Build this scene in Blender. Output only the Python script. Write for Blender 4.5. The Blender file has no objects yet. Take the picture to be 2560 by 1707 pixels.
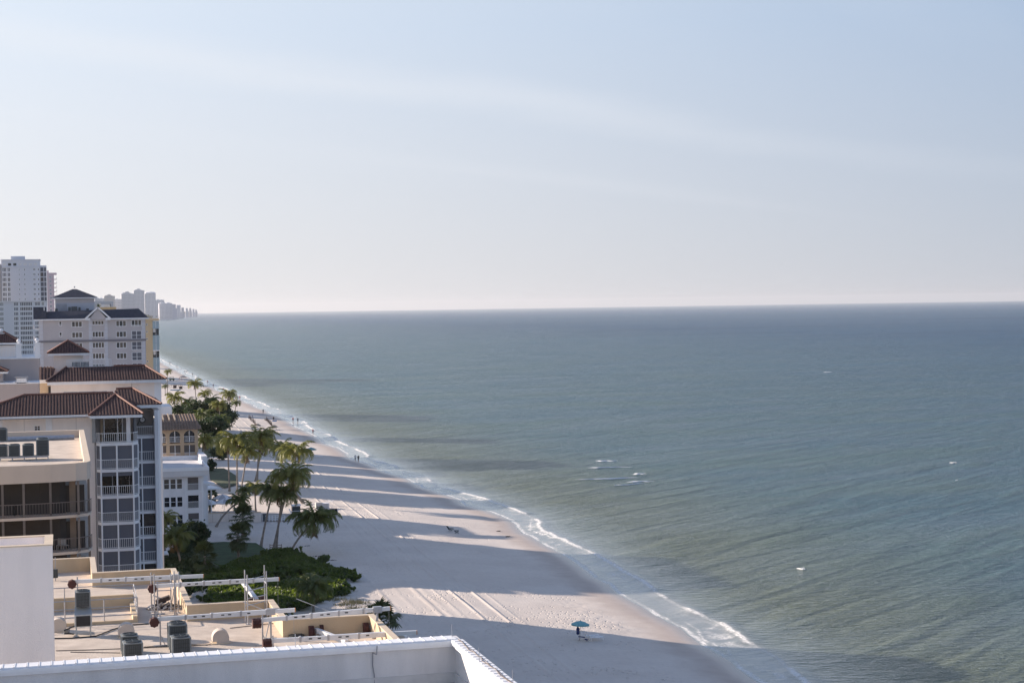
import bpy, math, random
import numpy as np
from mathutils import Vector, Matrix
from math import sin, cos, tan, atan, atan2, pi, radians, sqrt

S = bpy.context.scene
# ------------------------------------------------------------------ camera, world, sun, exposure
FPX, CX, CY, H = 4300., 1280., 853.5, 40.
yaw, pitch, roll = atan((CX-150)/FPX), atan(86/FPX), radians(.86)
fw = Vector((sin(yaw)*cos(pitch), cos(yaw)*cos(pitch), -sin(pitch)))
r0 = Vector((cos(yaw), -sin(yaw), 0)); u0 = r0.cross(fw)
rt = r0*cos(roll)-u0*sin(roll); up = u0*cos(roll)+r0*sin(roll)
cam = bpy.data.objects.new('camera', bpy.data.cameras.new('camera')); S.collection.objects.link(cam)
cam.matrix_world = Matrix(((rt.x, up.x, -fw.x, 0), (rt.y, up.y, -fw.y, 0), (rt.z, up.z, -fw.z, H), (0, 0, 0, 1)))
cam.data.sensor_width = 36; cam.data.lens = FPX/2560*36; cam.data.clip_end = 90000; cam.data.clip_start = 1
S.camera = cam
AZ, EL = radians(54), radians(18)          # sun: 54 degrees left of the coast line, 18 degrees up
sun_dir = Vector((-sin(AZ)*cos(EL), cos(AZ)*cos(EL), sin(EL)))
sl = bpy.data.lights.new('sun', 'SUN'); sl.energy = 5.0; sl.angle = radians(.55); sl.color = (1, .86, .74)
so = bpy.data.objects.new('sun', sl); S.collection.objects.link(so)
so.rotation_euler = sun_dir.to_track_quat('Z', 'Y').to_euler()
W = bpy.data.worlds.new('World'); S.world = W; W.use_nodes = True
nt = W.node_tree; nt.nodes.clear()
def N(t, **k):
    n = nt.nodes.new(t)
    for a, b in k.items(): setattr(n, a, b)
    return n
out = N('ShaderNodeOutputWorld'); bg = N('ShaderNodeBackground'); bg.inputs[1].default_value = .068
VEIL_R, VEIL_L, VEILT_R, VEILT_L, CIRRUS = (4.6, 4.95, 5.5), (7.9, 7.7, 7.6), (3.35, 4.4, 6.0), (7.2, 7.9, 8.8), (7.6, 7.8, 8.2)
sky = N('ShaderNodeTexSky', sky_type='NISHITA', sun_disc=False, sun_elevation=EL, sun_rotation=-AZ,
        air_density=1.0, dust_density=.6, ozone_density=2.5, altitude=0)
tc = N('ShaderNodeTexCoord')
# haze veil (brighter towards the sun), raised above the view to brighten shaded walls, and a thin high cirrus veil, both fixed to sky directions
sep = N('ShaderNodeSeparateXYZ'); nt.links.new(tc.outputs['Generated'], sep.inputs[0])
def M(op, a, b=None, c=None, clamp=False):
    n = N('ShaderNodeMath', operation=op, use_clamp=clamp)
    for i, v in enumerate((a, b, c)):
        if v is None: continue
        if isinstance(v, (int, float)): n.inputs[i].default_value = v
        else: nt.links.new(v, n.inputs[i])
    return n.outputs[0]
def cmix(f, a, b):
    n = N('ShaderNodeMix', data_type='RGBA')
    if isinstance(f, (int, float)): n.inputs[0].default_value = f
    else: nt.links.new(f, n.inputs[0])
    for i, c in ((6, a), (7, b)):
        if isinstance(c, tuple): n.inputs[i].default_value = (*c, 1)
        else: nt.links.new(c, n.inputs[i])
    return n.outputs[2]
def mrange(v, a, b, c, d, mode='SMOOTHSTEP'):
    n = N('ShaderNodeMapRange', interpolation_type=mode)
    for i, q in enumerate((a, b, c, d)): n.inputs[i+1].default_value = q
    nt.links.new(v, n.inputs[0]); return n.outputs[0]
dot = N('ShaderNodeVectorMath', operation='DOT_PRODUCT'); nt.links.new(tc.outputs['Generated'], dot.inputs[0]); dot.inputs[1].default_value = (-sin(AZ), cos(AZ), 0)
low = cmix(mrange(dot.outputs['Value'], .0, .68, 0, 1, 'LINEAR'), VEIL_R, VEIL_L)
hig = cmix(mrange(dot.outputs['Value'], .0, .68, 0, 1, 'LINEAR'), VEILT_R, VEILT_L)
veil = cmix(mrange(sep.outputs[2], .0, .16, 0, 1, 'LINEAR'), low, hig)
c0 = cmix(mrange(sep.outputs[2], .28, .85, .95, .0), cmix(.45, sky.outputs[0], (1.6, 2.6, 5.6)), veil)
zz = M('MAXIMUM', M('ADD', sep.outputs[2], .06), .03)
cmb = N('ShaderNodeCombineXYZ')
nt.links.new(M('DIVIDE', sep.outputs[0], zz), cmb.inputs[0]); nt.links.new(M('DIVIDE', sep.outputs[1], zz), cmb.inputs[1])
mp = N('ShaderNodeMapping'); mp.vector_type = 'TEXTURE'; mp.inputs['Rotation'].default_value = (0, 0, radians(33)); mp.inputs['Scale'].default_value = (9., 1.9, 1); mp.inputs['Location'].default_value = (1.3, .4, 0)
nt.links.new(cmb.outputs[0], mp.inputs[0])
nz = N('ShaderNodeTexNoise'); nz.inputs['Scale'].default_value = 1.0; nz.inputs['Detail'].default_value = 6; nz.inputs['Roughness'].default_value = .5
nz.inputs['Distortion'].default_value = .6
nt.links.new(mp.outputs[0], nz.inputs[0])
cf = M('MULTIPLY', M('MULTIPLY', mrange(nz.outputs[0], .48, .78, 0, .32), mrange(sep.outputs[2], .02, .09, 0, 1)), mrange(sep.outputs[2], .25, .5, 1, 0))
# one long soft streak crossing the sky from upper left to middle right
def pl_(x, y):
    d = (fw*FPX + rt*(x-CX) - up*(y-CY)).normalized(); return Vector((d.x, d.y))/(d.z+.06)
s1, s2 = pl_(100, 105), pl_(1840, 335); sd = (s2-s1).normalized(); sn = Vector((-sd.y, sd.x))
if sn.dot(-s1) < 0: sn = -sn
dn = N('ShaderNodeVectorMath', operation='DOT_PRODUCT'); nt.links.new(cmb.outputs[0], dn.inputs[0]); dn.inputs[1].default_value = (sn.x, sn.y, 0)
dist = M('SUBTRACT', dn.outputs['Value'], s1.dot(sn))
nz2 = N('ShaderNodeTexNoise'); nz2.inputs['Scale'].default_value = .55; nz2.inputs['Detail'].default_value = 7; nz2.inputs['Roughness'].default_value = .6; nt.links.new(cmb.outputs[0], nz2.inputs[0])
dist = M('ADD', dist, M('MULTIPLY', M('SUBTRACT', nz2.outputs[0], .5), .8))
band = M('MULTIPLY', mrange(M('ABSOLUTE', dist), 0, .40, 1, 0), mrange(nz.outputs[0], .25, .7, .10, .48))
band = M('MULTIPLY', band, mrange(dot.outputs['Value'], .0, .45, .2, 1))
band = M('MULTIPLY', band, mrange(sep.outputs[2], .03, .08, 0, 1)); band = M('MULTIPLY', band, mrange(sep.outputs[2], .25, .5, 1, 0))
c1 = cmix(M('MAXIMUM', cf, band), c0, CIRRUS)
nt.links.new(c1, bg.inputs[0]); nt.links.new(bg.outputs[0], out.inputs[0])
S.view_settings.view_transform = 'Standard'; S.view_settings.look = 'None'; S.view_settings.gamma = 1
S.view_settings.use_curve_mapping = False
S.view_settings.exposure = 0.75
S.render.engine = 'CYCLES'
HAZE = 2.3e-5

# ------------------------------------------------------------------ measuring: photograph pixel -> point on a real plane
O0 = Vector((0, 0, H))
def ray(x, y): return fw*FPX + rt*(x-CX) - up*(y-CY)
def PZ(x, y, z=0.):
    d = ray(x, y); return O0 + d*((z-H)/d.z)
def PY(x, y, Y):
    d = ray(x, y); return O0 + d*(Y/d.y)
def XZ(x, y, Y):
    p = PY(x, y, Y); return p.x, p.z
rng = random.Random(7); R = np.random.RandomState(5)

# ------------------------------------------------------------------ value noise (numpy)
_g = R.rand(256, 256)
def vn(x, y):
    xi = np.floor(x).astype(int); yi = np.floor(y).astype(int); fx = x-xi; fy = y-yi
    fx = fx*fx*(3-2*fx); fy = fy*fy*(3-2*fy)
    a = _g[xi % 256, yi % 256]; b = _g[(xi+1) % 256, yi % 256]; c = _g[xi % 256, (yi+1) % 256]; d = _g[(xi+1) % 256, (yi+1) % 256]
    return (a*(1-fx)+b*fx)*(1-fy)+(c*(1-fx)+d*fx)*fy
def fbm(x, y, o=4):
    s = 0; a = .5; t = 0
    for i in range(o):
        s = s+a*vn(x*2**i+17*i, y*2**i+31*i); t += a; a *= .5
    return s/t

# ------------------------------------------------------------------ materials
MC = {}
def mat(name, col, rough=.8, var=.12, scale=1.5, bump=0., bscale=20., col2=None, metal=0., spec=.5, streak=False, alpha=1., trans=0.):
    if name in MC: return MC[name]
    m = bpy.data.materials.new(name); m.use_nodes = True; t = m.node_tree; p = t.nodes['Principled BSDF']
    p.inputs['Roughness'].default_value = rough; p.inputs['Metallic'].default_value = metal
    p.inputs['Specular IOR Level'].default_value = spec
    p.inputs['Transmission Weight'].default_value = trans
    c = t.nodes.new('ShaderNodeTexCoord'); n = t.nodes.new('ShaderNodeTexNoise'); n.inputs['Scale'].default_value = scale
    n.inputs['Detail'].default_value = 5; n.inputs['Roughness'].default_value = .6
    if streak:
        mpp = t.nodes.new('ShaderNodeMapping'); mpp.inputs['Scale'].default_value = (1, 1, .18)
        t.links.new(c.outputs['Object'], mpp.inputs[0]); t.links.new(mpp.outputs[0], n.inputs[0])
    else: t.links.new(c.outputs['Object'], n.inputs[0])
    r = t.nodes.new('ShaderNodeMapRange'); r.inputs[1].default_value = .3; r.inputs[2].default_value = .7
    t.links.new(n.outputs[0], r.inputs[0])
    x = t.nodes.new('ShaderNodeMix'); x.data_type = 'RGBA'
    c2 = col2 or tuple(min(1, v*(1+var)) for v in col); c1 = col if col2 else tuple(v*(1-var) for v in col)
    x.inputs[6].default_value = (*c1, 1); x.inputs[7].default_value = (*c2, 1)
    t.links.new(r.outputs[0], x.inputs[0]); t.links.new(x.outputs[2], p.inputs['Base Color'])
    if bump:
        b = t.nodes.new('ShaderNodeBump'); b.inputs['Strength'].default_value = bump; b.inputs['Distance'].default_value = .05
        n2 = t.nodes.new('ShaderNodeTexNoise'); n2.inputs['Scale'].default_value = bscale; n2.inputs['Detail'].default_value = 4
        t.links.new(c.outputs['Object'], n2.inputs[0]); t.links.new(n2.outputs[0], b.inputs['Height']); t.links.new(b.outputs[0], p.inputs['Normal'])
    MC[name] = m; return m
white = mat('white_paint', (.82, .82, .83), .6, .04, 2, .15, 12, streak=True)
coping = mat('white_coping', (.86, .86, .87), .45, .05, 3)
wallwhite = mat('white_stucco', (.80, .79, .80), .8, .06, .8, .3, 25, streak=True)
wallparapet = mat('parapet_stucco', (.72, .70, .69), .85, .12, .9, .4, 30, streak=True)  # one stucco tone for all faces of the parapet
cream = mat('cream_stucco', (.84, .76, .70), .85, .09, .5, .3, 25, streak=True)
paleblock = mat('pale_stucco', (.88, .82, .79), .85, .06, .7, .3, 25, streak=True)
beige = mat('beige_stucco', (.58, .45, .30), .85, .10, .9, .3, 20, streak=True)
beigetop = mat('beige_coping', (.66, .54, .40), .8, .08, 2)
roofdeck = mat('roof_membrane', (.50, .41, .33), .9, .17, .8, .35, 8, col2=(.70, .59, .48))
roofdark = mat('dark_roof', (.22, .22, .25), .8, .12, .8)
fascia = mat('fascia_beige', (.62, .52, .43), .85, .05, .6, .2, 18, streak=True)
taupe = mat('taupe_stucco', (.46, .39, .365), .85, .06, .5, .2, 18, streak=True)
greywall = mat('grey_stucco', (.52, .485, .49), .85, .04, .4)
slate = mat('slate_roof', (.045, .045, .06), .7, .25, 1.2, .5, 6)
terra = mat('terracotta_tile', (.075, .038, .034), .8, .1, 1.6, .3, 12, col2=(.160, .078, .062))
terracap = mat('terracotta_ridge', (.26, .12, .085), .75, .15, 3)
brownroof = mat('brown_tile', (.23, .155, .11), .8, .1, 1.5, .3, 8, col2=(.33, .23, .17))
tanwall = mat('tan_stucco', (.50, .38, .26), .85, .06, .5)
yellow = mat('yellow_stucco', (.54, .43, .28), .85, .05, .3)
pink = mat('pink_stucco', (.72, .56, .58), .85, .05, .05)
tower = mat('tower_white', (.70, .70, .74), .8, .04, .05)
glass = mat('dark_glass', (.02, .022, .028), .12, .4, .5, spec=.8)
curtain = mat('curtained_glass', (.16, .13, .10), .25, .4, 1.6, spec=.6, col2=(.05, .05, .055))
bluegl = mat('blue_balcony_glass', (.30, .40, .46), .15, .1, .3, spec=.8)
screen = mat('grey_screen', (.125, .132, .158), .7, .06, .5)
screen2 = mat('brown_screen', (.12, .105, .10), .7, .06, .5)
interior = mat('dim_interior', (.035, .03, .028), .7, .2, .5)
darkmetal = mat('dark_metal', (.045, .055, .06), .45, .2, 4, metal=.3)
acgrey = mat('ac_grey', (.085, .10, .11), .5, .12, 5, metal=.3)
aclight = mat('ac_pale', (.42, .44, .44), .5, .08, 5, metal=.2)
galv = mat('galvanised_steel', (.40, .41, .44), .4, .15, 3, metal=.6)
alum = mat('aluminium_beam', (.72, .73, .74), .45, .10, 1.5, metal=.15)
rust = mat('rust_red_steel', (.075, .024, .020), .7, .3, 5, .3, 15)
black = mat('black_rubber', (.018, .018, .02), .6, .2, 3)
debris = mat('pale_rubble', (.5, .46, .42), .8, .4, 4)
bark = mat('palm_bark', (.27, .235, .205), .9, .25, 3, .6, 8)
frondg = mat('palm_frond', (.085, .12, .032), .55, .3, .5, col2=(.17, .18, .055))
frondy = mat('sunlit_frond', (.19, .21, .055), .5, .3, .6, col2=(.30, .28, .085))  # brighter copy of the frond colour, sunlight on the crown put into it
frondd = mat('dry_frond', (.20, .13, .055), .8, .3, .8, col2=(.11, .08, .03))
sabalg = mat('fan_frond', (.050, .075, .028), .6, .3, .6, col2=(.09, .11, .045))
leafd = mat('dark_leaf', (.028, .052, .022), .6, .4, .6, col2=(.075, .10, .040))
leafb = mat('sea_grape_leaf', (.030, .055, .020), .5, .3, .8, col2=(.080, .10, .036))
grassm = mat('lawn_grass', (.035, .07, .022), .9, .3, .6, .6, 15)
wood = mat('weathered_wood', (.26, .21, .17), .85, .2, 3)
brown = mat('dark_brown', (.06, .04, .035), .8, .2, 4)
tan = tan
tanfab = mat('tan_canvas', (.42, .33, .24), .85, .1, 3)
teal = mat('teal_canvas', (.20, .43, .45), .75, .06, 3)
tealbox = mat('turquoise_plastic', (.03, .38, .48), .5, .05, 3)
skin = mat('skin', (.42, .27, .2), .6, .05)
def add_translucency(m, c, w):
    t = m.node_tree; p = t.nodes['Principled BSDF']; o = t.nodes['Material Output']
    tr = t.nodes.new('ShaderNodeBsdfTranslucent'); tr.inputs[0].default_value = (*c, 1); ms = t.nodes.new('ShaderNodeMixShader'); ms.inputs[0].default_value = w
    t.links.new(p.outputs[0], ms.inputs[1]); t.links.new(tr.outputs[0], ms.inputs[2]); t.links.new(ms.outputs[0], o.inputs[0])
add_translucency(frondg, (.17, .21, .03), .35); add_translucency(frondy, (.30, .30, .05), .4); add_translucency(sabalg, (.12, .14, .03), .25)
add_translucency(leafb, (.20, .28, .03), .35); add_translucency(leafd, (.05, .09, .02), .2)

# ------------------------------------------------------------------ mesh builder
COL = S.collection
def tag(o, label=None, cat=None, group=None, kind=None):
    for k, v in (('label', label), ('category', cat), ('group', group), ('kind', kind)):
        if v: o[k] = v
    return o
def empty(name, loc=(0, 0, 0), label=None, cat=None, group=None):
    o = bpy.data.objects.new(name, None); COL.objects.link(o); o.location = loc; o.empty_display_size = .5
    return tag(o, label, cat, group)
class MB:
    def __init__(s): s.v = []; s.f = []; s.m = []
    def poly(s, pts, m=0):
        b = len(s.v); s.v += [tuple(p) for p in pts]; s.f.append(tuple(range(b, b+len(pts)))); s.m.append(m)
    def box(s, x0, x1, y0, y1, z0, z1, m=0, skip=''):
        if x0 > x1: x0, x1 = x1, x0
        if y0 > y1: y0, y1 = y1, y0
        if z0 > z1: z0, z1 = z1, z0
        b = len(s.v); s.v += [(x, y, z) for z in (z0, z1) for y in (y0, y1) for x in (x0, x1)]
        F = {'b': (0, 2, 3, 1), 't': (4, 5, 7, 6), 'f': (0, 1, 5, 4), 'k': (2, 6, 7, 3), 'l': (0, 4, 6, 2), 'r': (1, 3, 7, 5)}
        for k, q in F.items():
            if k in skip: continue
            s.f.append(tuple(b+i for i in q)); s.m.append(m)
        return s
    def bar(s, p, q, w, h=None, m=0):
        p = Vector(p); q = Vector(q); h = h or w; d = (q-p).normalized()
        a = Vector((0, 0, 1)) if abs(d.z) < .9 else Vector((0, 1, 0))
        u = d.cross(a).normalized()*w/2; v = u.cross(d).normalized()*h/2; b = len(s.v)
        s.v += [tuple(e+i*u+j*v) for e in (p, q) for i, j in ((-1, -1), (1, -1), (1, 1), (-1, 1))]
        for f in ((0, 1, 2, 3), (7, 6, 5, 4), (0, 4, 5, 1), (1, 5, 6, 2), (2, 6, 7, 3), (3, 7, 4, 0)):
            s.f.append(tuple(b+i for i in f)); s.m.append(m)
        return s
    def path(s, pts, rad, n=6, m=0, cap=True):
        pts = [Vector(p) for p in pts]; b = len(s.v); L = len(pts)
        if isinstance(rad, (int, float)): rad = [rad]*L
        for i, p in enumerate(pts):
            d = (pts[min(i+1, L-1)]-pts[max(i-1, 0)]).normalized()
            a = Vector((0, 0, 1)) if abs(d.z) < .9 else Vector((0, 1, 0))
            u = d.cross(a).normalized(); v = u.cross(d)
            s.v += [tuple(p+(u*cos(2*pi*k/n)+v*sin(2*pi*k/n))*rad[i]) for k in range(n)]
        for i in range(L-1):
            for k in range(n):
                s.f.append((b+i*n+k, b+i*n+(k+1) % n, b+(i+1)*n+(k+1) % n, b+(i+1)*n+k)); s.m.append(m)
        if cap:
            s.f.append(tuple(b+k for k in range(n))[::-1]); s.m.append(m)
            s.f.append(tuple(b+(L-1)*n+k for k in range(n))); s.m.append(m)
        return s
    def prism(s, pl, z0, z1, m=0, mt=None):
        n = len(pl); b = len(s.v)
        s.v += [(x, y, z0) for x, y in pl]+[(x, y, z1) for x, y in pl]
        for i in range(n):
            j = (i+1) % n; s.f.append((b+i, b+j, b+n+j, b+n+i)); s.m.append(m)
        s.f.append(tuple(b+n+i for i in range(n))); s.m.append(m if mt is None else mt)
        s.f.append(tuple(b+i for i in range(n))[::-1]); s.m.append(m)
        return s
    def lathe(s, c, prof, n=12, m=0):
        b = len(s.v); c = Vector(c)
        for r, z in prof: s.v += [(c.x+r*cos(2*pi*k/n), c.y+r*sin(2*pi*k/n), c.z+z) for k in range(n)]
        for i in range(len(prof)-1):
            for k in range(n):
                s.f.append((b+i*n+k, b+i*n+(k+1) % n, b+(i+1)*n+(k+1) % n, b+(i+1)*n+k)); s.m.append(m)
        if prof[-1][0] > .001: s.f.append(tuple(b+(len(prof)-1)*n+k for k in range(n))); s.m.append(m)
        return s
    def mesh(s, name, mats, off=(0, 0, 0)):
        me = bpy.data.meshes.new(name); o = Vector(off)
        me.from_pydata([(x-o.x, y-o.y, z-o.z) for x, y, z in s.v], [], s.f)
        for m in (mats if isinstance(mats, (list, tuple)) else [mats]): me.materials.append(m)
        me.polygons.foreach_set('material_index', s.m); me.update(); return me
    def build(s, name, mats, parent=None, smooth=False, kind=None):
        off = Vector((0, 0, 0)); q = parent
        while q is not None: off += q.location; q = q.parent
        me = s.mesh(name, mats, off)
        if smooth: me.polygons.foreach_set('use_smooth', [True]*len(me.polygons))
        o = bpy.data.objects.new(name, me); COL.objects.link(o); o.parent = parent
        if kind: o['kind'] = kind
        return o
def linkmesh(name, me, parent=None, loc=(0, 0, 0), rot=(0, 0, 0), sc=1):
    o = bpy.data.objects.new(name, me); COL.objects.link(o); o.parent = parent; o.location = loc; o.rotation_euler = rot
    o.scale = (sc, sc, sc) if isinstance(sc, (int, float)) else sc; return o
def copy_tree(o, parent=None):
    c = o.copy(); COL.objects.link(c)
    if parent is not None: c.parent = parent
    for ch in list(o.children): copy_tree(ch, c)
    return c
def npmesh(name, V, F, mats, attrs=None, smooth=False):
    me = bpy.data.meshes.new(name); k = F.shape[1]
    me.vertices.add(len(V)); me.vertices.foreach_set('co', np.asarray(V, np.float32).ravel())
    me.loops.add(F.size); me.loops.foreach_set('vertex_index', F.astype(np.int32).ravel())
    me.polygons.add(len(F)); me.polygons.foreach_set('loop_start', np.arange(len(F), dtype=np.int32)*k)
    try: me.polygons.foreach_set('loop_total', np.full(len(F), k, np.int32))
    except Exception: pass
    me.update(calc_edges=True)
    for m in (mats if isinstance(mats, list) else [mats]): me.materials.append(m)
    for a, d in (attrs or {}).items():
        at = me.attributes.new(a, 'FLOAT', 'POINT'); at.data.foreach_set('value', np.asarray(d, np.float32).ravel())
    if smooth: me.polygons.foreach_set('use_smooth', np.ones(len(F), bool))
    o = bpy.data.objects.new(name, me); COL.objects.link(o); return o
def gridfaces(nu, nv):
    i = np.arange(nu*nv).reshape(nu, nv)
    return np.stack([i[:-1, :-1], i[1:, :-1], i[1:, 1:], i[:-1, 1:]], -1).reshape(-1, 4)

# ================================================================== SETTING: sea, beach, land
SY = [-200, 100, 168, 190, 225, 259, 312, 350, 399, 447, 540, 633, 779, 1023, 1410, 1700, 3000, 6500, 12000, 15500, 20000]
SX = [67, 68.5, 70.7, 72.2, 75, 77.0, 80.5, 79.5, 77.5, 75.5, 77, 79.0, 78.0, 75.4, 77.5, 80, 90, 300, 690, 1000, 1560]
def shore(Y):
    Y = np.asarray(Y, float)
    w = 1.1*np.abs(np.sin(Y/17.+1.5*np.sin(Y/61.)))+1.6*fbm(Y/9., Y*0+3.3, 3)+.25*vn(Y/1.3, Y*0+9)
    return np.interp(Y, SY, SX)+(w-1.6)*np.where(Y < 2500, 1, 0)
def sandz(d, X, Y):         # d = metres landwards of the waterline
    z = np.interp(d, [-12, -4, 0, 6, 16, 24, 34, 60, 120], [-.7, -.22, 0, .42, 1.1, 1.6, 1.95, 2.2, 2.35])
    return z
def land_z(X, Y): return float(sandz(shore(Y)-X, X, Y))
def G(x, y):                # pixel -> point on the beach
    p = PZ(x, y, 2)
    for _ in range(5): p = PZ(x, y, land_z(p.x, p.y))
    return p
ys = [60.]
while ys[-1] < 1750: ys.append(ys[-1]+max(.55, (ys[-1]/250)**1.5*.6))
ys = np.array(ys)
xs = np.concatenate([np.arange(-20, 30, 2.), np.arange(30, 48, .3), np.arange(48, 62, .14), np.arange(62, 66, .3), np.arange(66, 92, .5)])
XX, YY = np.meshgrid(xs, ys, indexing='ij'); D = shore(YY)-XX; Z = sandz(D, XX, YY)
Z += (fbm(XX/7, YY/12, 3)-.5)*.22*np.clip(D/8, 0, 1)
# tractor grooming ridges running along the beach, slightly oblique to it
U = XX-.030*YY
zone = np.clip((U-22)/3, 0, 1)*np.clip((51.5-U)/2, 0, 1)*np.clip((D-6)/5, 0, 1)
rid = np.zeros_like(U)
for c, a, w in ((25, .03, .2), (28.2, .04, .2), (31.2, .05, .18), (34.0, .09, .17), (34.5, -.03, .12), (36.6, .04, .18), (39.1, .11, .18), (39.6, -.05, .12), (40.2, .05, .14), (41.6, .05, .18),
                (43.8, .10, .18), (44.3, -.04, .12), (46.6, .11, .2), (48.3, .04, .2)):
    cc = c+.25*(vn(YY/23, YY*0+c)-.5)
    rid += a*np.exp(-((U-cc)/w)**2)
Z += rid*zone*(.75+.5*vn(YY/9, U*0+4))
ft = np.clip((vn(XX/5+3, YY/9)-.45)*4, 0, 1)*np.clip((D-3.5)/3, 0, 1)*(1-zone*.8)
Z += (vn(XX/.35, YY/.55)-.5)*.09*ft
Z[D < .5] = Z[D < .5]
# dune hummocks next to the gardens
Z += np.clip((34-XX)/10, 0, 1)*np.clip((fbm(XX/4, YY/5, 3)-.5), 0, 1)*.8*np.clip((XX-14)/6, 0, 1)
sm = bpy.data.materials.new('sand'); sm.use_nodes = True; nt = sm.node_tree; P = nt.nodes['Principled BSDF']
def link(a, b): nt.links.new(a, b)
def attr(n): return N('ShaderNodeAttribute', attribute_name=n).outputs['Fac']
def noise(scale, detail=4, vec=None, rough=.55, dist=0):
    n = N('ShaderNodeTexNoise'); n.inputs['Scale'].default_value = scale; n.inputs['Detail'].default_value = detail; n.inputs['Roughness'].default_value = rough
    n.inputs['Distortion'].default_value = dist
    if vec is not None: link(vec, n.inputs[0])
    return n.outputs[0]
def mapr(v, a, b, c=0., d=1., sm_=False):
    n = N('ShaderNodeMapRange'); n.interpolation_type = 'SMOOTHSTEP' if sm_ else 'LINEAR'
    for i, q in enumerate((a, b, c, d)): n.inputs[i+1].default_value = q
    link(v, n.inputs[0]); return n.outputs[0]
def mixc(f, a, b):
    n = N('ShaderNodeMix', data_type='RGBA')
    if isinstance(f, (int, float)): n.inputs[0].default_value = f
    else: link(f, n.inputs[0])
    for i, c in ((6, a), (7, b)):
        if isinstance(c, tuple): n.inputs[i].default_value = (*c, 1)
        else: link(c, n.inputs[i])
    return n.outputs[2]
tcg = N('ShaderNodeTexCoord').outputs['Object']; dd = attr('dist')
dj = M('ADD', dd, M('MULTIPLY', M('SUBTRACT', noise(.35, 4, tcg), .5), 5.))
dry = mixc(mapr(noise(.12, 6, tcg), .35, .65), (.66, .575, .50), (.735, .65, .57))
dry = mixc(mapr(noise(1.7, 5, tcg, .7), .4, .75, 0, .35), dry, (.50, .43, .39))
damp = mixc(mapr(noise(.5, 4, tcg), .3, .7), (.50, .41, .345), (.56, .465, .40))
c = mixc(mapr(dj, 2.2, 7.5, 0, 1, True), damp, dry)
c = mixc(mapr(dd, .2, 1.9, 1, 0, True), c, (.36, .31, .28))
link(c, P.inputs['Base Color'])
link(mapr(dd, .3, 4.5, .28, .95, True), P.inputs['Roughness'])
mpn = N('ShaderNodeMapping'); mpn.inputs['Scale'].default_value = (1.5, .95, 1); link(tcg, mpn.inputs[0])
vo = N('ShaderNodeTexVoronoi'); vo.inputs['Scale'].default_value = 1.15; link(mpn.outputs[0], vo.inputs[0])
pits = mapr(vo.outputs['Distance'], .0, .32, 0, 1, True)
fm = M('MULTIPLY', mapr(noise(.09, 3, tcg), .44, .54), mapr(dj, 5.5, 9., 0, 1))
b1 = N('ShaderNodeBump'); b1.inputs['Distance'].default_value = .22; link(M('MULTIPLY', fm, .9), b1.inputs['Strength']); link(pits, b1.inputs['Height'])
b2 = N('ShaderNodeBump'); b2.inputs['Distance'].default_value = .05; b2.inputs['Strength'].default_value = .5
link(noise(3.5, 6, tcg, .7), b2.inputs['Height']); link(b1.outputs[0], b2.inputs['Normal']); link(b2.outputs[0], P.inputs['Normal'])
sand = npmesh('beach_sand', np.stack([XX, YY, Z], -1).reshape(-1, 3), gridfaces(*XX.shape), sm, {'dist': D}, True); tag(sand, kind='structure')

# land sheet beyond (parks and streets inland, far coast)
m = MB(); m.poly([(-9000, -300, 1.9), (-9000, 21000, 1.9)]+[(x-(6 if y < 1750 else 0), y, 1.9) for x, y in ((1560, 20000), (1000, 15500), (690, 12000), (300, 6500), (90, 3000), (80, 1745))]+[(-5, 1745, 1.9), (-5, -300, 1.9)])
land = mat('inland_ground', (.16, .16, .13), .9, .3, .01, col2=(.07, .09, .05))
tag(m.build('ground', land), kind='structure')

# water
wm = bpy.data.materials.new('sea_water'); wm.use_nodes = True; nt = wm.node_tree; P = nt.nodes['Principled BSDF']
tcg = N('ShaderNodeTexCoord').outputs['Object']; dd = attr('dist'); ff = attr('foam')
mp1 = N('ShaderNodeMapping'); mp1.inputs['Rotation'].default_value = (0, 0, radians(-12)); mp1.inputs['Scale'].default_value = (.55, 1.0, 1); link(tcg, mp1.inputs[0]); v1 = mp1.outputs[0]
mp2 = N('ShaderNodeMapping'); mp2.inputs['Rotation'].default_value = (0, 0, radians(24)); mp2.inputs['Scale'].default_value = (.6, 1.0, 1); link(tcg, mp2.inputs[0]); v2 = mp2.outputs[0]
big = mapr(noise(.006, 5, v1, .6), .35, .65)
def wv(ang, sx, sy):
    n = N('ShaderNodeMapping', vector_type='TEXTURE'); n.inputs['Rotation'].default_value = (0, 0, radians(ang)); n.inputs['Scale'].default_value = (sx, sy, 1); link(tcg, n.inputs[0]); return n.outputs[0]
swell = noise(1., 2, wv(38, 30, 5.5), .5, .3)
mpw = N('ShaderNodeMapping', vector_type='TEXTURE'); mpw.inputs['Rotation'].default_value = (0, 0, radians(14)); mpw.inputs['Scale'].default_value = (70, 18, 1); link(tcg, mpw.inputs[0])
wind = noise(1., 6, mpw.outputs[0], .62, .4)
mpx = N('ShaderNodeMapping', vector_type='TEXTURE'); mpx.inputs['Rotation'].default_value = (0, 0, radians(10)); mpx.inputs['Scale'].default_value = (900, 160, 1); link(tcg, mpx.inputs[0])
wind2 = noise(1., 4, mpx.outputs[0], .6, .5)
deep = mixc(mapr(wind2, .35, .65), (.022, .068, .140), (.044, .110, .190))
green = (.085, .125, .085)
c = mixc(mapr(dd, 60, 900, 0, 1), mixc(mapr(noise(.02, 4, v1), .4, .65), (.042, .104, .132), (.062, .120, .114)), deep)
c = mixc(mapr(dd, 12, 75, 0, 1, True), (.115, .135, .092), c)
c = mixc(mapr(M('ADD', dd, M('MULTIPLY', noise(.25, 3, tcg), 3.)), 5.5, 10, 0, 1, True), (.27, .27, .255), c)
c = mixc(mapr(swell, .5, .75, 0, .35), c, (.062, .095, .064))
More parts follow.
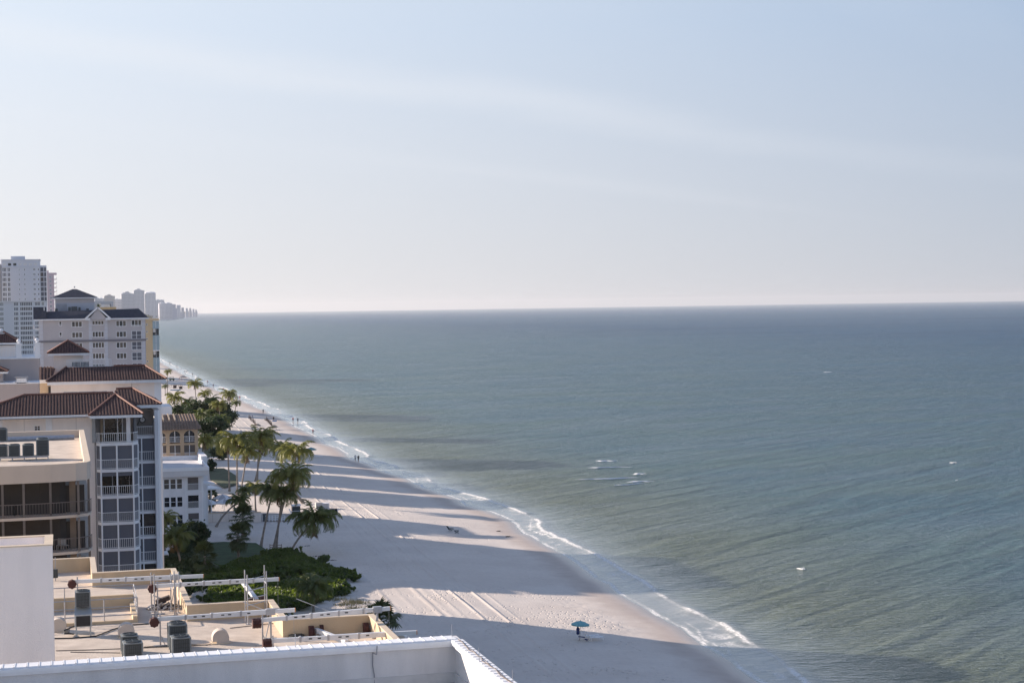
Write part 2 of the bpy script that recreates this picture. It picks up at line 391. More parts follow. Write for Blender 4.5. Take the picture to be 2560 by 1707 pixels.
c = mixc(M('MULTIPLY', mapr(wind, .42, .66, 0, .45), mapr(dd, 15, 160, .25, 1)), c, (.018, .050, .084))
fo = M('MULTIPLY', ff, mapr(noise(1.9, 7, tcg, .85, .9), .40, .58, .0, 1.4), None, True)
fo = M('MINIMUM', fo, 1.)
c = mixc(fo, c, (.88, .85, .80)); link(c, P.inputs['Base Color'])
P.inputs['Specular IOR Level'].default_value = 0; P.inputs['Roughness'].default_value = 1
h = M('ADD', M('MULTIPLY', swell, 1.5), M('ADD', M('MULTIPLY', noise(1., 4, wv(-6, 3.2, 1.05), .64, .2), .78), M('MULTIPLY', noise(1., 3, wv(8, 1.0, .36), .6), .20)))
h = M('MULTIPLY', h, mapr(dd, 30, 900, 1.55, 2.8))
b = N('ShaderNodeBump'); b.inputs['Distance'].default_value = 1.0; link(h, b.inputs['Height']); link(M('MULTIPLY', mapr(dd, 4, 20, .12, 1.), mapr(wind, .3, .7, 1.0, .6)), b.inputs['Strength']); link(b.outputs[0], P.inputs['Normal'])
# water surface: fresnel mirror weakened by the steep wavelets that hide each other at grazing angles
gl = N('ShaderNodeBsdfGlossy'); gl.inputs['Roughness'].default_value = .14; gl.inputs['Color'].default_value = (.94, .98, 1, 1); link(b.outputs[0], gl.inputs['Normal'])
fr_ = N('ShaderNodeFresnel'); fr_.inputs['IOR'].default_value = 1.33; link(b.outputs[0], fr_.inputs['Normal'])
kf = M('MULTIPLY', M('MULTIPLY', fr_.outputs[0], mapr(dd, 10, 900, 1.0, .80)), M('SUBTRACT', 1., fo))
ms_ = N('ShaderNodeMixShader'); link(kf, ms_.inputs[0]); link(P.outputs[0], ms_.inputs[1]); link(gl.outputs[0], ms_.inputs[2]); link(ms_.outputs[0], nt.nodes['Material Output'].inputs['Surface'])
# near strip with breaking ridges
yv = [110.]
while yv[-1] < 1800: yv.append(yv[-1]+max(.4, (yv[-1]/250)**1.4*.45))
yv = np.array(yv); sv = np.concatenate([np.arange(-3, 24, .33), np.arange(24, 60, 1.2), [60, 64]])
SS, YV = np.meshgrid(sv, yv, indexing='ij'); X = np.interp(YV, SY, SX)+SS; Dw = X-shore(YV)
r1 = 5.0+2.2*(fbm(YV/26, YV*0+1, 3)-.5)*2; m1 = np.clip((fbm(YV/15, YV*0+7, 3)-.34)*7, .3, 1)
r2 = 11.5+5*(fbm(YV/33, YV*0+11, 3)-.5)*2; m2 = np.clip((fbm(YV/13, YV*0+17, 3)-.74)*9, 0, 1)*np.clip((700-YV)/300, 0, 1)
r3 = 2.6+2.4*(fbm(YV/12, YV*0+21, 3)-.5)*2; m3 = np.clip((fbm(YV/11, YV*0+27, 3)-.42)*7, 0, 1)
g = lambda r, w0, w1: np.where(Dw < r, np.exp(-((Dw-r)/w0)**2), np.exp(-((Dw-r)/w1)**2))
far = np.clip(YV/600, .6, 1.)
Zw = .015+.30*g(r1, 1.3, 1.6)*m1+.03*g(r3, .4, .5)*m3+.05*(fbm(X/3, YV/2, 3)-.5)*np.clip(Dw/12, 0, 1)
lace = np.clip((fbm(X/1.4, YV/1.6, 4)-.45)*5, 0, 1)
foam = 1.6*g(r1-.3, .55*far, .3)*m1+.35*g(r1-1.6, 2.2, .9)*m1*lace+.9*g(r3, .28*far, .22*far)*m3+.35*lace*g(3.2, 2., 2.2)*m3
foam += 1.5*g(.25, .2, .35)*np.clip((vn(YV/6, YV*0+50)-.15)*3, .35, 1)
foam = np.clip(foam, 0, 1.5)*np.clip((Dw+.2)/.3, 0, 1)
tag(npmesh('shallow_sea', np.stack([X, YV, Zw], -1).reshape(-1, 3), gridfaces(*X.shape), wm, {'dist': np.maximum(Dw, 0), 'foam': foam}, True), kind='structure')
# open sea: a fan of rings out to the horizon (with the earth's drop left out)
rr = np.array([0, 200, 500, 1200, 3000, 8000, 20000, 45000]); th = np.linspace(0, 2*pi, 181)
RR, TT = np.meshgrid(rr, th, indexing='ij'); Xs = RR*np.cos(TT); Ysn = RR*np.sin(TT)
tag(npmesh('sea', np.stack([Xs, Ysn, Xs*0-.03], -1).reshape(-1, 3), gridfaces(*Xs.shape), wm, {'dist': (Xs-77).ravel(), 'foam': np.zeros(Xs.size)}, True), kind='structure')
# few whitecaps standing off the beach
def whitecap(x, y, L, w, lab):
    p = PZ(x, y, .1); rr_ = random.Random(int(x)); m = MB(); n = 14; a0 = radians(rr_.uniform(-12, 15))
    for k in range(3):
        ox, oy = rr_.uniform(-L*.3, L*.3), rr_.uniform(-w*1.5, w*1.5); l = L*rr_.uniform(.4, .8)
        for i in range(n):
            t0, t1 = i/n, (i+1)/n
            def P_(t, s):
                ww = .7*w*sin(pi*t)*(.5+.5*sin(t*37+k)**2)*s; xx = ox+(t-.5)*l; yy = oy+.4*sin(t*9+k)+ww
                return (p.x+xx*cos(a0)-yy*sin(a0), p.y+xx*sin(a0)+yy*cos(a0), .05+.16*sin(pi*t)*(1 if s == 0 else 0))
            m.poly([P_(t0, -1), P_(t1, -1), P_(t1, 0), P_(t0, 0)]); m.poly([P_(t0, 0), P_(t1, 0), P_(t1, 1), P_(t0, 1)])
    o = m.build('whitecap', mat('sea_foam', (.75, .76, .76), .8, .05)); o['kind'] = 'structure'
for a in ((1518, 1151, 6, .9), (1590, 1184, 4, .8), (1530, 1168, 16, .5), (1545, 1195, 18, .5), (1600, 1203, 9, .5), (1575, 1210, 9, .4), (2069, 930, 5, 1.2), (2383, 1156, 2, .25), (2006, 1421, 1.4, .2)):
    whitecap(*a, '')

# ------------------------------------------------------------------ haze
m = MB(); m.box(-21000, 46500, -46500, 46500, -1.1, 230)
m.v = [(x*(2.2 if x < 0 else 1), y, z) for x, y, z in m.v]
hz = m.build('haze', []); hz['kind'] = 'stuff'
hm = bpy.data.materials.new('haze_air'); hm.use_nodes = True; nt = hm.node_tree; nt.nodes.clear()
o = N('ShaderNodeOutputMaterial'); pv = N('ShaderNodeVolumePrincipled'); pv.inputs['Density'].default_value = HAZE; pv.inputs['Color'].default_value = (.93, .93, .96, 1); pv.inputs['Anisotropy'].default_value = .35
link(pv.outputs[0], o.inputs['Volume']); hz.data.materials.append(hm)

# ================================================================== BUILDING HELPERS
def facade(parent, X0, X1, Z0, Z1, Y, ops, wm_, depth=None, back=None, name='wall', frame=white, fw_=.09):
    """wall with real openings; ops = (x0,x1,z0,z1,panes,pane material)"""
    m = MB(); d = .25
    xs = sorted({X0, X1, *[o[0] for o in ops], *[o[1] for o in ops]}); zs = sorted({Z0, Z1, *[o[2] for o in ops], *[o[3] for o in ops]})
    xs = [x for x in xs if X0 <= x <= X1]; zs = [z for z in zs if Z0 <= z <= Z1]
    for i in range(len(xs)-1):
        for j in range(len(zs)-1):
            xc, zc = (xs[i]+xs[i+1])/2, (zs[j]+zs[j+1])/2
            if any(o[0] < xc < o[1] and o[2] < zc < o[3] for o in ops): continue
            m.poly([(xs[i], Y, zs[j]), (xs[i+1], Y, zs[j]), (xs[i+1], Y, zs[j+1]), (xs[i], Y, zs[j+1])])
    for o in ops:
        a, b, c_, e = o[:4]
        m.poly([(a, Y, c_), (a, Y+d, c_), (b, Y+d, c_), (b, Y, c_)]); m.poly([(a, Y, e), (b, Y, e), (b, Y+d, e), (a, Y+d, e)])
        m.poly([(a, Y, c_), (a, Y, e), (a, Y+d, e), (a, Y+d, c_)]); m.poly([(b, Y, c_), (b, Y+d, c_), (b, Y+d, e), (b, Y, e)])
    if depth: m.box(X0, X1, Y+.3, Y+depth, Z0, Z1-.01); m.poly([(X0, Y, Z0), (X0, Y, Z1), (X0, Y+.3, Z1), (X0, Y+.3, Z0)]); m.poly([(X1, Y, Z0), (X1, Y+.3, Z0), (X1, Y+.3, Z1), (X1, Y, Z1)]); m.poly([(X0, Y, Z1), (X1, Y, Z1), (X1, Y+.3, Z1), (X0, Y+.3, Z1)])
    w = m.build(name, wm_, parent)
    for o in ops:
        a, b, c_, e, n, pm = o[:6]
        f = MB(); t = fw_
        f.box(a, b, Y+.02, Y+.14, e-t, e); f.box(a, b, Y-.04, Y+.14, c_-.02, c_+t)
        f.box(a, a+t, Y+.02, Y+.14, c_+t, e-t); f.box(b-t, b, Y+.02, Y+.14, c_+t, e-t)
        for k in range(1, n): xx = a+(b-a)*k/n; f.box(xx-t*.55, xx+t*.55, Y+.03, Y+.13, c_+t, e-t)
        if len(o) > 6:
            for zf in o[6]: zz_ = c_+(e-c_)*zf; f.box(a+t, b-t, Y+.04, Y+.12, zz_-t*.4, zz_+t*.4)
        fr = f.build('window', frame, parent)
        ii = (b-a-t)/n
        g_ = MB()
        for k in range(n): g_.poly([(a+t*.5+ii*k, Y+.1, c_+t*.5), (a+t*.5+ii*(k+1), Y+.1, c_+t*.5), (a+t*.5+ii*(k+1), Y+.1, e-t*.5), (a+t*.5+ii*k, Y+.1, e-t*.5)], (k*7+int(a*3+c_)) % 3 == 0 if pm is curtain else 0)
        g_.build('pane', [pm, glass], fr)
    return w
def railing(parent, p, q, h=1.07, sp=.13, m_=white, r=.035, posts=True, name='railing'):
    p = Vector(p); q = Vector(q); m = MB(); L = (q-p).length; n = max(2, int(L/sp))
    m.bar(p+Vector((0, 0, h)), q+Vector((0, 0, h)), .07, .06); m.bar(p+Vector((0, 0, .1)), q+Vector((0, 0, .1)), .05, .05)
    for i in range(n+1):
        a = p.lerp(q, i/n); m.bar(a+Vector((0, 0, .1)), a+Vector((0, 0, h)), r)
    return m.build(name, m_, parent)
def tile_plane(parent, A, B, C_, D_, sp=.34, course=.42, name='roof_slope', m_=terra, r=.12):
    """A,B eave ends; C_ above B, D_ above A; rows of barrel tiles as real ridges"""
    A, B, C_, D_ = map(Vector, (A, B, C_, D_)); u = (B-A).normalized(); nrm = (B-A).cross(D_-A)
    if nrm.length < 1e-6: nrm = (B-A).cross(C_-A)
    nrm.normalize()
    if nrm.z < 0: nrm = -nrm
    v = nrm.cross(u).normalized()
    if v.z < 0: v = -v
    L = (B-A).length; hh = (C_-A).dot(v); uD = (D_-A).dot(u); uC = (C_-A).dot(u)
    V = [A, B, C_, D_] if (C_-D_).length > .01 else [A, B, C_]
    m = MB(); m.poly([p-nrm*.03 for p in V])
    n = int(L/sp)
    for i in range(n):
        x = (i+.5)*L/n; vm = hh
        if x < uD: vm = hh*x/uD if uD > 1e-3 else hh
        if x > uC: vm = min(vm, hh*(L-x)/(L-uC) if L-uC > 1e-3 else hh)
        k = max(1, int(vm/course))
        for j in range(k):
            v0 = vm*j/k; v1 = vm*(j+1)/k
            ra, rb = r, r*.78
            lo = [A+u*(x+dx*ra)+v*v0+nrm*(dz*ra*.9+.02) for dx, dz in ((-1, 0), (-.5, .85), (.5, .85), (1, 0))]
            hi = [A+u*(x+dx*rb)+v*v1+nrm*(dz*rb*.8-.01) for dx, dz in ((-1, 0), (-.5, .85), (.5, .85), (1, 0))]
            b_ = len(m.v); m.v += [tuple(p) for p in lo+hi]
            for q_ in range(3): m.f.append((b_+q_, b_+q_+1, b_+5+q_, b_+4+q_)); m.m.append(0)
            m.f.append((b_+3, b_+2, b_+1, b_)); m.m.append(0)
    return m.build(name, m_, parent)
def ridge(parent, pts, r=.14, m_=terracap, name='ridge_cap'):
    m = MB(); m.path(pts, r, 6); return m.build(name, m_, parent)
def hip_roof(parent, x0, x1, y0, y1, ze, h, over=.6, m_=terra, cap=terracap, tiles=True, ridge_in=None, fas=white, fh=.32):
    X0, X1, Y0, Y1 = x0-over, x1+over, y0-over, y1+over; w = min(X1-X0, Y1-Y0)/2 if ridge_in is None else ridge_in
    if X1-X0 >= Y1-Y0: a = (X0+w, (Y0+Y1)/2, ze+h); b = (X1-w, (Y0+Y1)/2, ze+h)
    else: a = ((X0+X1)/2, Y0+w, ze+h); b = ((X0+X1)/2, Y1-w, ze+h)
    c00, c10, c11, c01 = (X0, Y0, ze), (X1, Y0, ze), (X1, Y1, ze), (X0, Y1, ze)
    if X1-X0 >= Y1-Y0: sl_ = [(c00, c10, b, a), (c10, c11, b, b), (c11, c01, a, b), (c01, c00, a, a)]
    else: sl_ = [(c00, c10, a, a), (c10, c11, b, a), (c11, c01, b, b), (c01, c00, a, b)]
    for k, s_ in enumerate(sl_):
        if tiles and k in (0, 1, 3): tile_plane(parent, *s_, m_=m_)
        else:
            m = MB(); m.poly(s_ if s_[2] != s_[3] else s_[:3]); m.build('roof_slope', m_, parent)
    if cap:
        for p, q in ((c00, a), (c10, a if X1-X0 < Y1-Y0 else b), (a, b), (c11, b), (c01, b if X1-X0 < Y1-Y0 else a)):
            ridge(parent, [Vector(p)+Vector((0, 0, .06)), Vector(q)+Vector((0, 0, .06))], m_=cap, r=.11)
    m = MB(); m.box(X0+.06, X1-.06, Y0+.06, Y1-.06, ze-fh, ze-.04); m.build('fascia', fas, parent)

# ================================================================== A: the white parapet of the nearest roof
AX, AY = 12.6, 56.0
_, zc = XZ(1132, 1597, AY); _, zt1 = XZ(1132, 1613, AY); _, zf = XZ(1132, 1679, AY); zfl = XZ(1132, 1702, AY)[1]
A = empty('white_rooftop_terrace', (0, AY, 0), 'white stucco roof terrace with tiled coping in the bottom left foreground', 'building')
XO = PZ(1290, 1705, zc).x
m = MB()
m.box(-14, XO-.03, AY, AY+.7, 0, zc-.02); m.box(AX, XO-.03, 22, AY, 0, zc-.02)
m.build('parapet_wall', wallparapet, A)
m = MB(); m.box(-14, AX, 22, AY, 0, zfl-.02); m.build('terrace_floor', mat('terrace_membrane', (.46, .44, .43), .9, .2, 1.2), A)
m = MB(); m.box(-14, AX-.04, AY-.06, AY, zfl-.03, zf); m.box(AX-.06, AX, 22, AY-.06, zfl-.03, zf); m.build('base_flashing', mat('flashing', (.60, .59, .58), .7, .1, 2), A)
m = MB(); m.box(-14, AX-.12, AY-.13, AY, zt1, zc-.12); m.box(-14, AX-.18, AY-.19, AY+.0, zc-.12, zc-.015)
m.box(AX-.13, AX, 22, AY-.13, zt1, zc-.12); m.box(AX-.19, AX, 22, AY-.19, zc-.12, zc-.015); m.build('crown_moulding', coping, A)
tm = MB(); L = .375
tm.box(-.0, L-.012, 0, .86, 0, .05); tm.box(0, .04, -.02, .88, .03, .066); tme = tm.mesh('coping_tile', coping)
tm2 = MB(); tm2.box(0, L-.006, 0, .86, 0, .04); tm2.box(0, .03, -.01, .87, .03, .044); tme2 = tm2.mesh('coping_tile', coping)
x = -13.6
while x < XO-L:
    o = linkmesh('coping_tile', tme, A, (x, -.1, zc-.02+rng.uniform(-.003, .003)), (radians(-3), 0, rng.uniform(-.004, .004))); x += L
y = AY-.5
while y > 30:
    o = linkmesh('coping_tile', tme2, A, (XO, y-AY, zc-.018), (0, radians(1.5), pi/2), (1, .40, 1)); y -= L
m = MB(); m.box(AX-.17, XO-.36, 30, AY-.1, zc-.02, zc+.015); m.build('coping_ledge', coping, A)
cab = [(AX+.03+.04*sin(i*1.3)+.03*sin(i*2.9), AY-.3-i*.45, zc+.035) for i in range(52)]
MB().path(cab, .012, 5).build('lightning_cable', mat('weathered_cable', (.16, .12, .10), .7), A)
cab = [(AX+.07+.02*sin(i*1.7), AY-.2-i*.45, zc+.03) for i in range(52)]
MB().path(cab, .008, 5).build('lightning_cable', mat('weathered_cable', (.16, .12, .10), .7), A)
xc_ = XZ(933, 1640, AY)[0]
MB().path([(xc_+.1, AY-.2, zc), (xc_+.08, AY-.21, zc-.3), (xc_-.02, AY-.03, zt1-.05), (xc_-.03, AY-.03, zt1-.5), (xc_+.02, AY-.03, zf+.1), (xc_+.02, AY-.07, zfl)], .018, 5).build('drain_cable', mat('grey_cable', (.30, .30, .32), .7), A)
for (px, py, ph) in ((739, 1608, 34), (1131, 1592, 33), (1198, 1652, 36), (1282, 1712, 40), (460, 1626, 3)):
    p = PZ(px, py, zc) if px > 1135 else None
    X_ = p.x if p else PY(px, py, AY+.3).x; Y_ = p.y if p else AY+.35
    MB().path([(X_, Y_, zc), (X_, Y_, zc+ph*Y_/4300)], .012, 5).build('lightning_rod', galv, A)

# ================================================================== B: beige condominium roof with scaffold beams
ZR = 23.0; ZP = 23.9
B = empty('beige_condominium', (0, 75, 0), 'beige condominium with stepped parapet roof holding fans and scaffold beams', 'building')
def Q(x, y, z): p = PZ(x, y, z); return (p.x, p.y)
yb0 = Q(236, 1391, ZP)[1]; x1 = Q(236, 1391, ZP)[0]; x2, y2 = Q(438, 1419, ZP)[0], Q(438, 1419, ZP)[1]
x3 = Q(681, 1496, ZP)[0]; y3 = Q(600, 1502, ZP)[1]; x4, y4 = Q(934, 1534, ZP)[0], Q(800, 1541, ZP)[1]
steps = [(-30, yb0), (x1, yb0), (x1, y2), (x2, y2), (x2, y3), (x3, y3), (x3, y4), (x4, y4), (x4, 58.2)]
pl = steps+[(-30, 58.2)]
MB().prism([(x, y) for x, y in pl][::-1], 0, ZR, 0, 1).build('roof_body', [beige, roofdeck], B)
for i in range(len(steps)-1):
    (xa, ya), (xb, yb_) = steps[i], steps[i+1]; m = MB(); w = .28; t = MB()
    if abs(ya-yb_) < .01:
        m.box(xa-(w if i else 0), xb, ya-w, ya, ZR, ZP-.05); t.box(xa-(w+.03 if i else 0), xb+.03, ya-w-.03, ya+.03, ZP-.05, ZP)
    else:
        e0 = yb_ if i == len(steps)-2 else yb_
        m.box(xa-w, xa, e0, ya-w, ZR, ZP-.05); t.box(xa-w-.03, xa+.03, e0-.0, ya-w-.03, ZP-.05, ZP-.004)
    m.build('parapet', beige, B); t.build('parapet_coping', beigetop, B)
# penthouse block at the left edge
by = 64.; bx = PY(133, 1500, by).x; zb = PY(120, 1363, by).z; ybk = Q(128, 1338, zb)[1]
m = MB(); m.box(-12, bx, by, ybk, ZR-.02, zb-.45)
m.box(-12, bx, by, by+.25, zb-.45, zb); m.box(-12, bx, ybk-.25, ybk, zb-.45, zb); m.box(bx-.25, bx, by+.25, ybk-.25, zb-.45, zb)
m.build('stair_tower', paleblock, B)
m = MB(); m.box(-12, bx+.03, by-.03, by+.28, zb, zb+.04); m.box(-12, bx+.03, ybk-.28, ybk+.03, zb, zb+.04); m.box(bx-.28, bx+.03, by+.28, ybk-.28, zb, zb+.04); m.build('tower_coping', beigetop, B)
# curbed light well
wx0, wy0 = Q(120, 1562, ZR)[0], Q(240, 1561, ZR)[1]; wx1, wy1 = Q(344, 1553, ZR)[0], Q(240, 1542, ZR)[1]
m = MB(); m.box(wx0-4, wx1, wy1+2.6, wy1+2.85, ZR, ZR+.75); m.box(wx1-.25, wx1, wy0, wy1+2.6, ZR, ZR+.35); m.box(wx0-4, wx1-.25, wy0, wy0+.25, ZR, ZR+.16)
m.build('light_well_curb', beige, B)
# roof seams: thin lapped strips of membrane
for k in range(9):
    yy = 62+k*3.0; xr = x4-.4 if yy < y4 else (x3 if yy < y3 else (x2 if yy < y2 else x1))-.5
    MB().box(-8, xr, yy, yy+.12, ZR, ZR+.006+.001*k).build('membrane_seam', mat('seam', (.50, .42, .35), .9, .2, 2), B)
for (a, b_) in (((113, 1598), (232, 1590)), ((232, 1590), (330, 1563)), ((330, 1563), (372, 1560))):
    pass
cpts = [(110, 1597), (180, 1596), (240, 1591), (280, 1575), (320, 1563), (372, 1560)]
MB().path([Vector((*Q(x, y, ZR), ZR+.04)) for x, y in cpts], .035, 5).build('black_cable', black, B)
cpts = [(140, 1627), (220, 1625), (300, 1622), (420, 1617), (520, 1612), (560, 1600)]
MB().path([Vector((*Q(x, y, ZR), ZR+.03)) for x, y in cpts], .02, 5).build('black_cable', black, B)
for pa, pb in (((176, 1630), (300, 1632)), ((360, 1617), (430, 1613)), ((478, 1611), (520, 1612)), ((575, 1570), (700, 1556))):
    MB().path([Vector((*Q(*pa, ZR), ZR+.02)), Vector((*Q(*pb, ZR), ZR+.02))], .018, 5).build('black_cable', black, B)

# AC condensers: one of each kind then copies
def make_ac(name, lab, h=.95, w=.86, tall=False):
    r = empty(name, (0, 0, 0), lab, 'air conditioner', 'air conditioning units on the rooftops')
    m = MB(); w2 = w/2
    m.box(-w2, w2, -w2, w2, .04, h-.08); m.build('casing', acgrey, r)
    c = MB()
    for sx in (-1, 1):
        for sy in (-1, 1): c.box(sx*w2-.04, sx*w2+.04, sy*w2-.04, sy*w2+.04, 0, h-.06)
    c.box(-w2-.03, w2+.03, -w2-.03, w2+.03, h-.08, h-.03); c.build('corner_frame', mat('ac_mid', (.20, .225, .235), .5, .1), r)
    g = MB()
    for k in range(9):
        x = -w2+.08+k*(w-.16)/8; g.box(x-.014, x+.014, -w2-.025, -w2-.003, .08, h-.1); g.box(w2+.003, w2+.025, x-.014, x+.014, .08, h-.1)
    for k in range(5): z = .12+k*(h-.25)/4; g.box(-w2+.05, w2-.05, -w2-.018, -w2-.002, z-.012, z+.012)
    g.build('louvre_grille', darkmetal, r)
    f = MB(); f.lathe((0, 0, h-.03), [(w2*.95, 0), (w2*.95, .07), (w2*.82, .08), (w2*.80, -.0)], 20)
    for k in range(8): a = k*pi/4; f.bar((0, 0, h+.03), (w2*.85*cos(a), w2*.85*sin(a), h+.03), .02)
    f.build('fan_guard', acgrey, r)
    b = MB(); b.lathe((0, 0, h-.022), [(w2*.8, 0), (.0, 0.001)], 20)
    for k in range(4): a = k*pi/2+.4; b.bar((0, 0, h+.0), (w2*.7*cos(a), w2*.7*sin(a), h+.005), .16, .01)
    b.build('fan', black, r)
    return r
ac0 = make_ac('rooftop_condenser', 'dark louvred condenser in front of the half drum vent, cut by the white coping', 1.0, .86)
acp = Q(332, 1655, ZR); ac0.location = (acp[0], acp[1], ZR+.05); ac0.rotation_euler.z = .05
def put_ac(px, py, z, lab, sc=1., rz=0., dz=.0, src=None, Yf=None):
    o = copy_tree(src or ac0)
    if Yf is None: q = Q(px, py, z)
    else: p = PY(px, py, Yf); q = (p.x, Yf)
    o.location = (q[0], q[1], z+dz); o.scale = (sc,)*3; o.rotation_euler.z = rz; o['label'] = lab; return o
o = put_ac(452, 1641, ZR, 'front condenser of the pair by the coping, with a reddish fan under its round grille', 1.0, .06, .05)
o = put_ac(446, 1625, ZR, 'rear condenser of the pair, a taller grey case with a pale sticker', 1.05, .02, .05)
o.location.y += .6; o.scale = (1, 1, 1.25)
o = put_ac(326, 1640, ZR, 'narrow condenser half hidden behind the one at the white coping', .9, .02, .05); o.location.y += .9
# stacked air handler with condenser on top
ah = empty('air_handler', (0, 0, 0), 'pale boxed air handler with black coil face standing on four legs', 'air conditioner')
q = Q(209, 1590, ZR); ah.location = (q[0], q[1]+.4, ZR)
def L_(m, name, mt): return m.build(name, mt, None)
def sub(m, name, mt, par): me = m.mesh(name, mt); return linkmesh(name, me, par)
m = MB(); m.box(-.45, .45, -.42, .42, .5, 1.15); m.poly([(-.45, -.42, 1.15), (.45, -.42, 1.15), (.42, .2, 1.5), (-.42, .2, 1.5)]); m.box(-.42, .42, .2, .42, 1.15, 1.5); sub(m, 'cabinet', aclight, ah)
m = MB(); m.box(-.36, .36, -.45, -.425, .55, 1.08); sub(m, 'coil_grille', black, ah)
for sx in (-1, 1):
    for sy in (-1, 1): m = MB(); m.bar((sx*.36, sy*.36, 0), (sx*.36, sy*.36, .5), .07); sub(m, 'leg', aclight, ah)
m = MB()
for k in range(6): m.path([(-.4, -.1+k*.05, .5), (-.7-k*.06, -.2, .45-k*.02), (-.75-k*.05, -.3, .2), (-.5, .2, .05)], .035, 5)
sub(m, 'hose_bundle', black, ah)
o = put_ac(210, 1560, ZR, 'grey condenser perched on top of the pale air handler', .85, .0); o.location = ah.location+Vector((0, .12, 1.5))

# half drum vents
def drum(px, py, lab):
    q = Q(px, py, ZR); r = empty('drum_vent', (q[0], q[1], ZR), lab, 'vent', 'half drum vents on the beige roof'); n = 14
    m = MB(); R_ = .42; w = .36
    pr = [(R_*cos(a), .30+R_*sin(a)) for a in [pi*k/n for k in range(n+1)]]; pr = pr+[(-R_, .14), (-R_*.5, .14), (-R_*.5, 0), (R_, 0)]
    b = [(x, -w, z) for x, z in pr]; t = [(x, w, z) for x, z in pr]; k = len(pr)
    m.v = b+t; m.f = [tuple(range(k))[::-1], tuple(range(k, 2*k))]+[(i, (i+1) % k, k+(i+1) % k, k+i) for i in range(k)]; m.m = [0]*len(m.f)
    sub(m, 'hood', mat('vent_beige', (.58, .50, .43), .8, .08), r); m = MB(); m.box(-R_*1.1, R_*1.15, -w*1.15, w*1.15, -.005, .05); sub(m, 'curb', beigetop, r)
drum(551, 1606, 'rounded pale hood vent right of the paired condensers')
drum(316, 1590, 'rounded pale hood vent just behind the louvred condenser')
drum(146, 1577, 'rounded pale hood vent beside the stair tower, left of the air handler')

# scaffold outrigger beams with rust red counterweights
def cwheel(parent, c, ax, n=6, r=.26, th=.055, lobes=True):
    c = Vector(c)
    for k in range(n):
        m = MB(); o = (k-(n-1)/2)*(th+.02); pts = []
        nn = 16
        for i in range(nn):
            a = 2*pi*i/nn; rr_ = r*(1-.13*(i % 2)) if lobes else r
            pts.append((rr_*cos(a), rr_*sin(a)))
        def P3(u, v, w):
            return (c.x+w, c.y+u, c.z+v) if ax == 'x' else (c.x+u, c.y+w, c.z+v)
        b = [P3(u, v, o-th/2) for u, v in pts]; t = [P3(u, v, o+th/2) for u, v in pts]
        m.v = b+t; m.f = [tuple(range(nn)), tuple(range(nn, 2*nn))[::-1]]+[(i, nn+i, nn+(i+1) % nn, (i+1) % nn) for i in range(nn)]; m.m = [0]*len(m.f)
        m.build('counterweight', rust, parent)
def outrigger(pa, pb, base, lab, cw='y', stand2=None, tip=True):
    q = Q(*base, ZR); Y = q[1]; a = PY(*pa, Y); b = PY(*pb, Y)
    r = empty('scaffold_beam', (a.x, Y, ZR), lab, 'scaffold beam', 'scaffold outrigger beams on the beige roof')
    m = MB(); m.bar(a, a.lerp(b, .42), .16, .2); m.build('beam', alum, r)
    m = MB(); m.bar(a.lerp(b, .38), a.lerp(b, .8), .20, .24); m.build('beam', alum, r)
    m = MB(); m.bar(a.lerp(b, .78), b, .16, .2); m.build('beam', alum, r)
    for t in (.2, .39, .6, .79):
        p = a.lerp(b, t); m = MB(); m.box(p.x-.05, p.x+.05, Y-.125, Y+.125, p.z-.14, p.z+.14); m.build('splice_collar', galv, r)
    for t in (.27, .33, .47, .52, .66): p = a.lerp(b, t); m = MB(); m.box(p.x-.09, p.x+.07, Y-.108, Y-.101, p.z-.02, p.z+.04); m.build('worn_patch', black, r)
    m = MB(); m.bar((a.x+.12, Y, ZR), (a.x+.12, Y, a.z+.25), .07); m.bar((a.x-.25, Y, ZR+.03), (a.x+.5, Y, ZR+.03), .1, .06); m.bar((a.x+.35, Y, ZR+.05), (a.x+.12, Y, ZR+.6), .04); m.build('rear_stand', galv, r)
    cwheel(r, (a.x-.18, Y-.1, a.z-.12), cw)
    if stand2:
        xs_ = a.lerp(b, stand2); m = MB(); m.bar((xs_.x, Y, ZR), (xs_.x, Y, xs_.z), .09); m.bar((xs_.x-.3, Y, ZR+.04), (xs_.x+.3, Y, ZR+.04), .1, .07)
        m.bar((xs_.x-.28, Y, ZR+.05), (xs_.x, Y, xs_.z-.25), .05); m.box(xs_.x-.22, xs_.x+.22, Y-.14, Y+.14, xs_.z-.16, xs_.z+.16); m.build('front_stand', galv, r)
    if tip: m = MB(); m.bar(b+Vector((-.06, 0, -.08)), b+Vector((-.06, 0, -2.2)), .012); m.build('hanging_cable', galv, r)
    m = MB(); m.box(b.x-.01, b.x+.03, Y-.09, Y+.09, b.z-.1, b.z+.1); m.build('beam_end', mat('orange_end', (.6, .25, .08), .6), r)
    return r
outrigger((188, 1453), (508, 1439), (186, 1530), 'rearmost long white scaffold beam, its round rust red weight left of the tall frame', 'y', .78)
outrigger((388, 1464), (697, 1447), (388, 1536), 'long white scaffold beam passing behind the twin frame above the bushes', 'y', None)
outrigger((394, 1547), (737, 1524), (390, 1615), 'long white scaffold beam across the middle of the roof from a flower shaped weight', 'y', .82)
outrigger((650, 1550), (975, 1520), (644, 1614), 'long white scaffold beam ending beyond the corner above the palm fronds', 'x', .90)
outrigger((676, 1601), (1041, 1580), (668, 1640), 'nearest long white scaffold beam low behind the white coping', 'x', None, False)
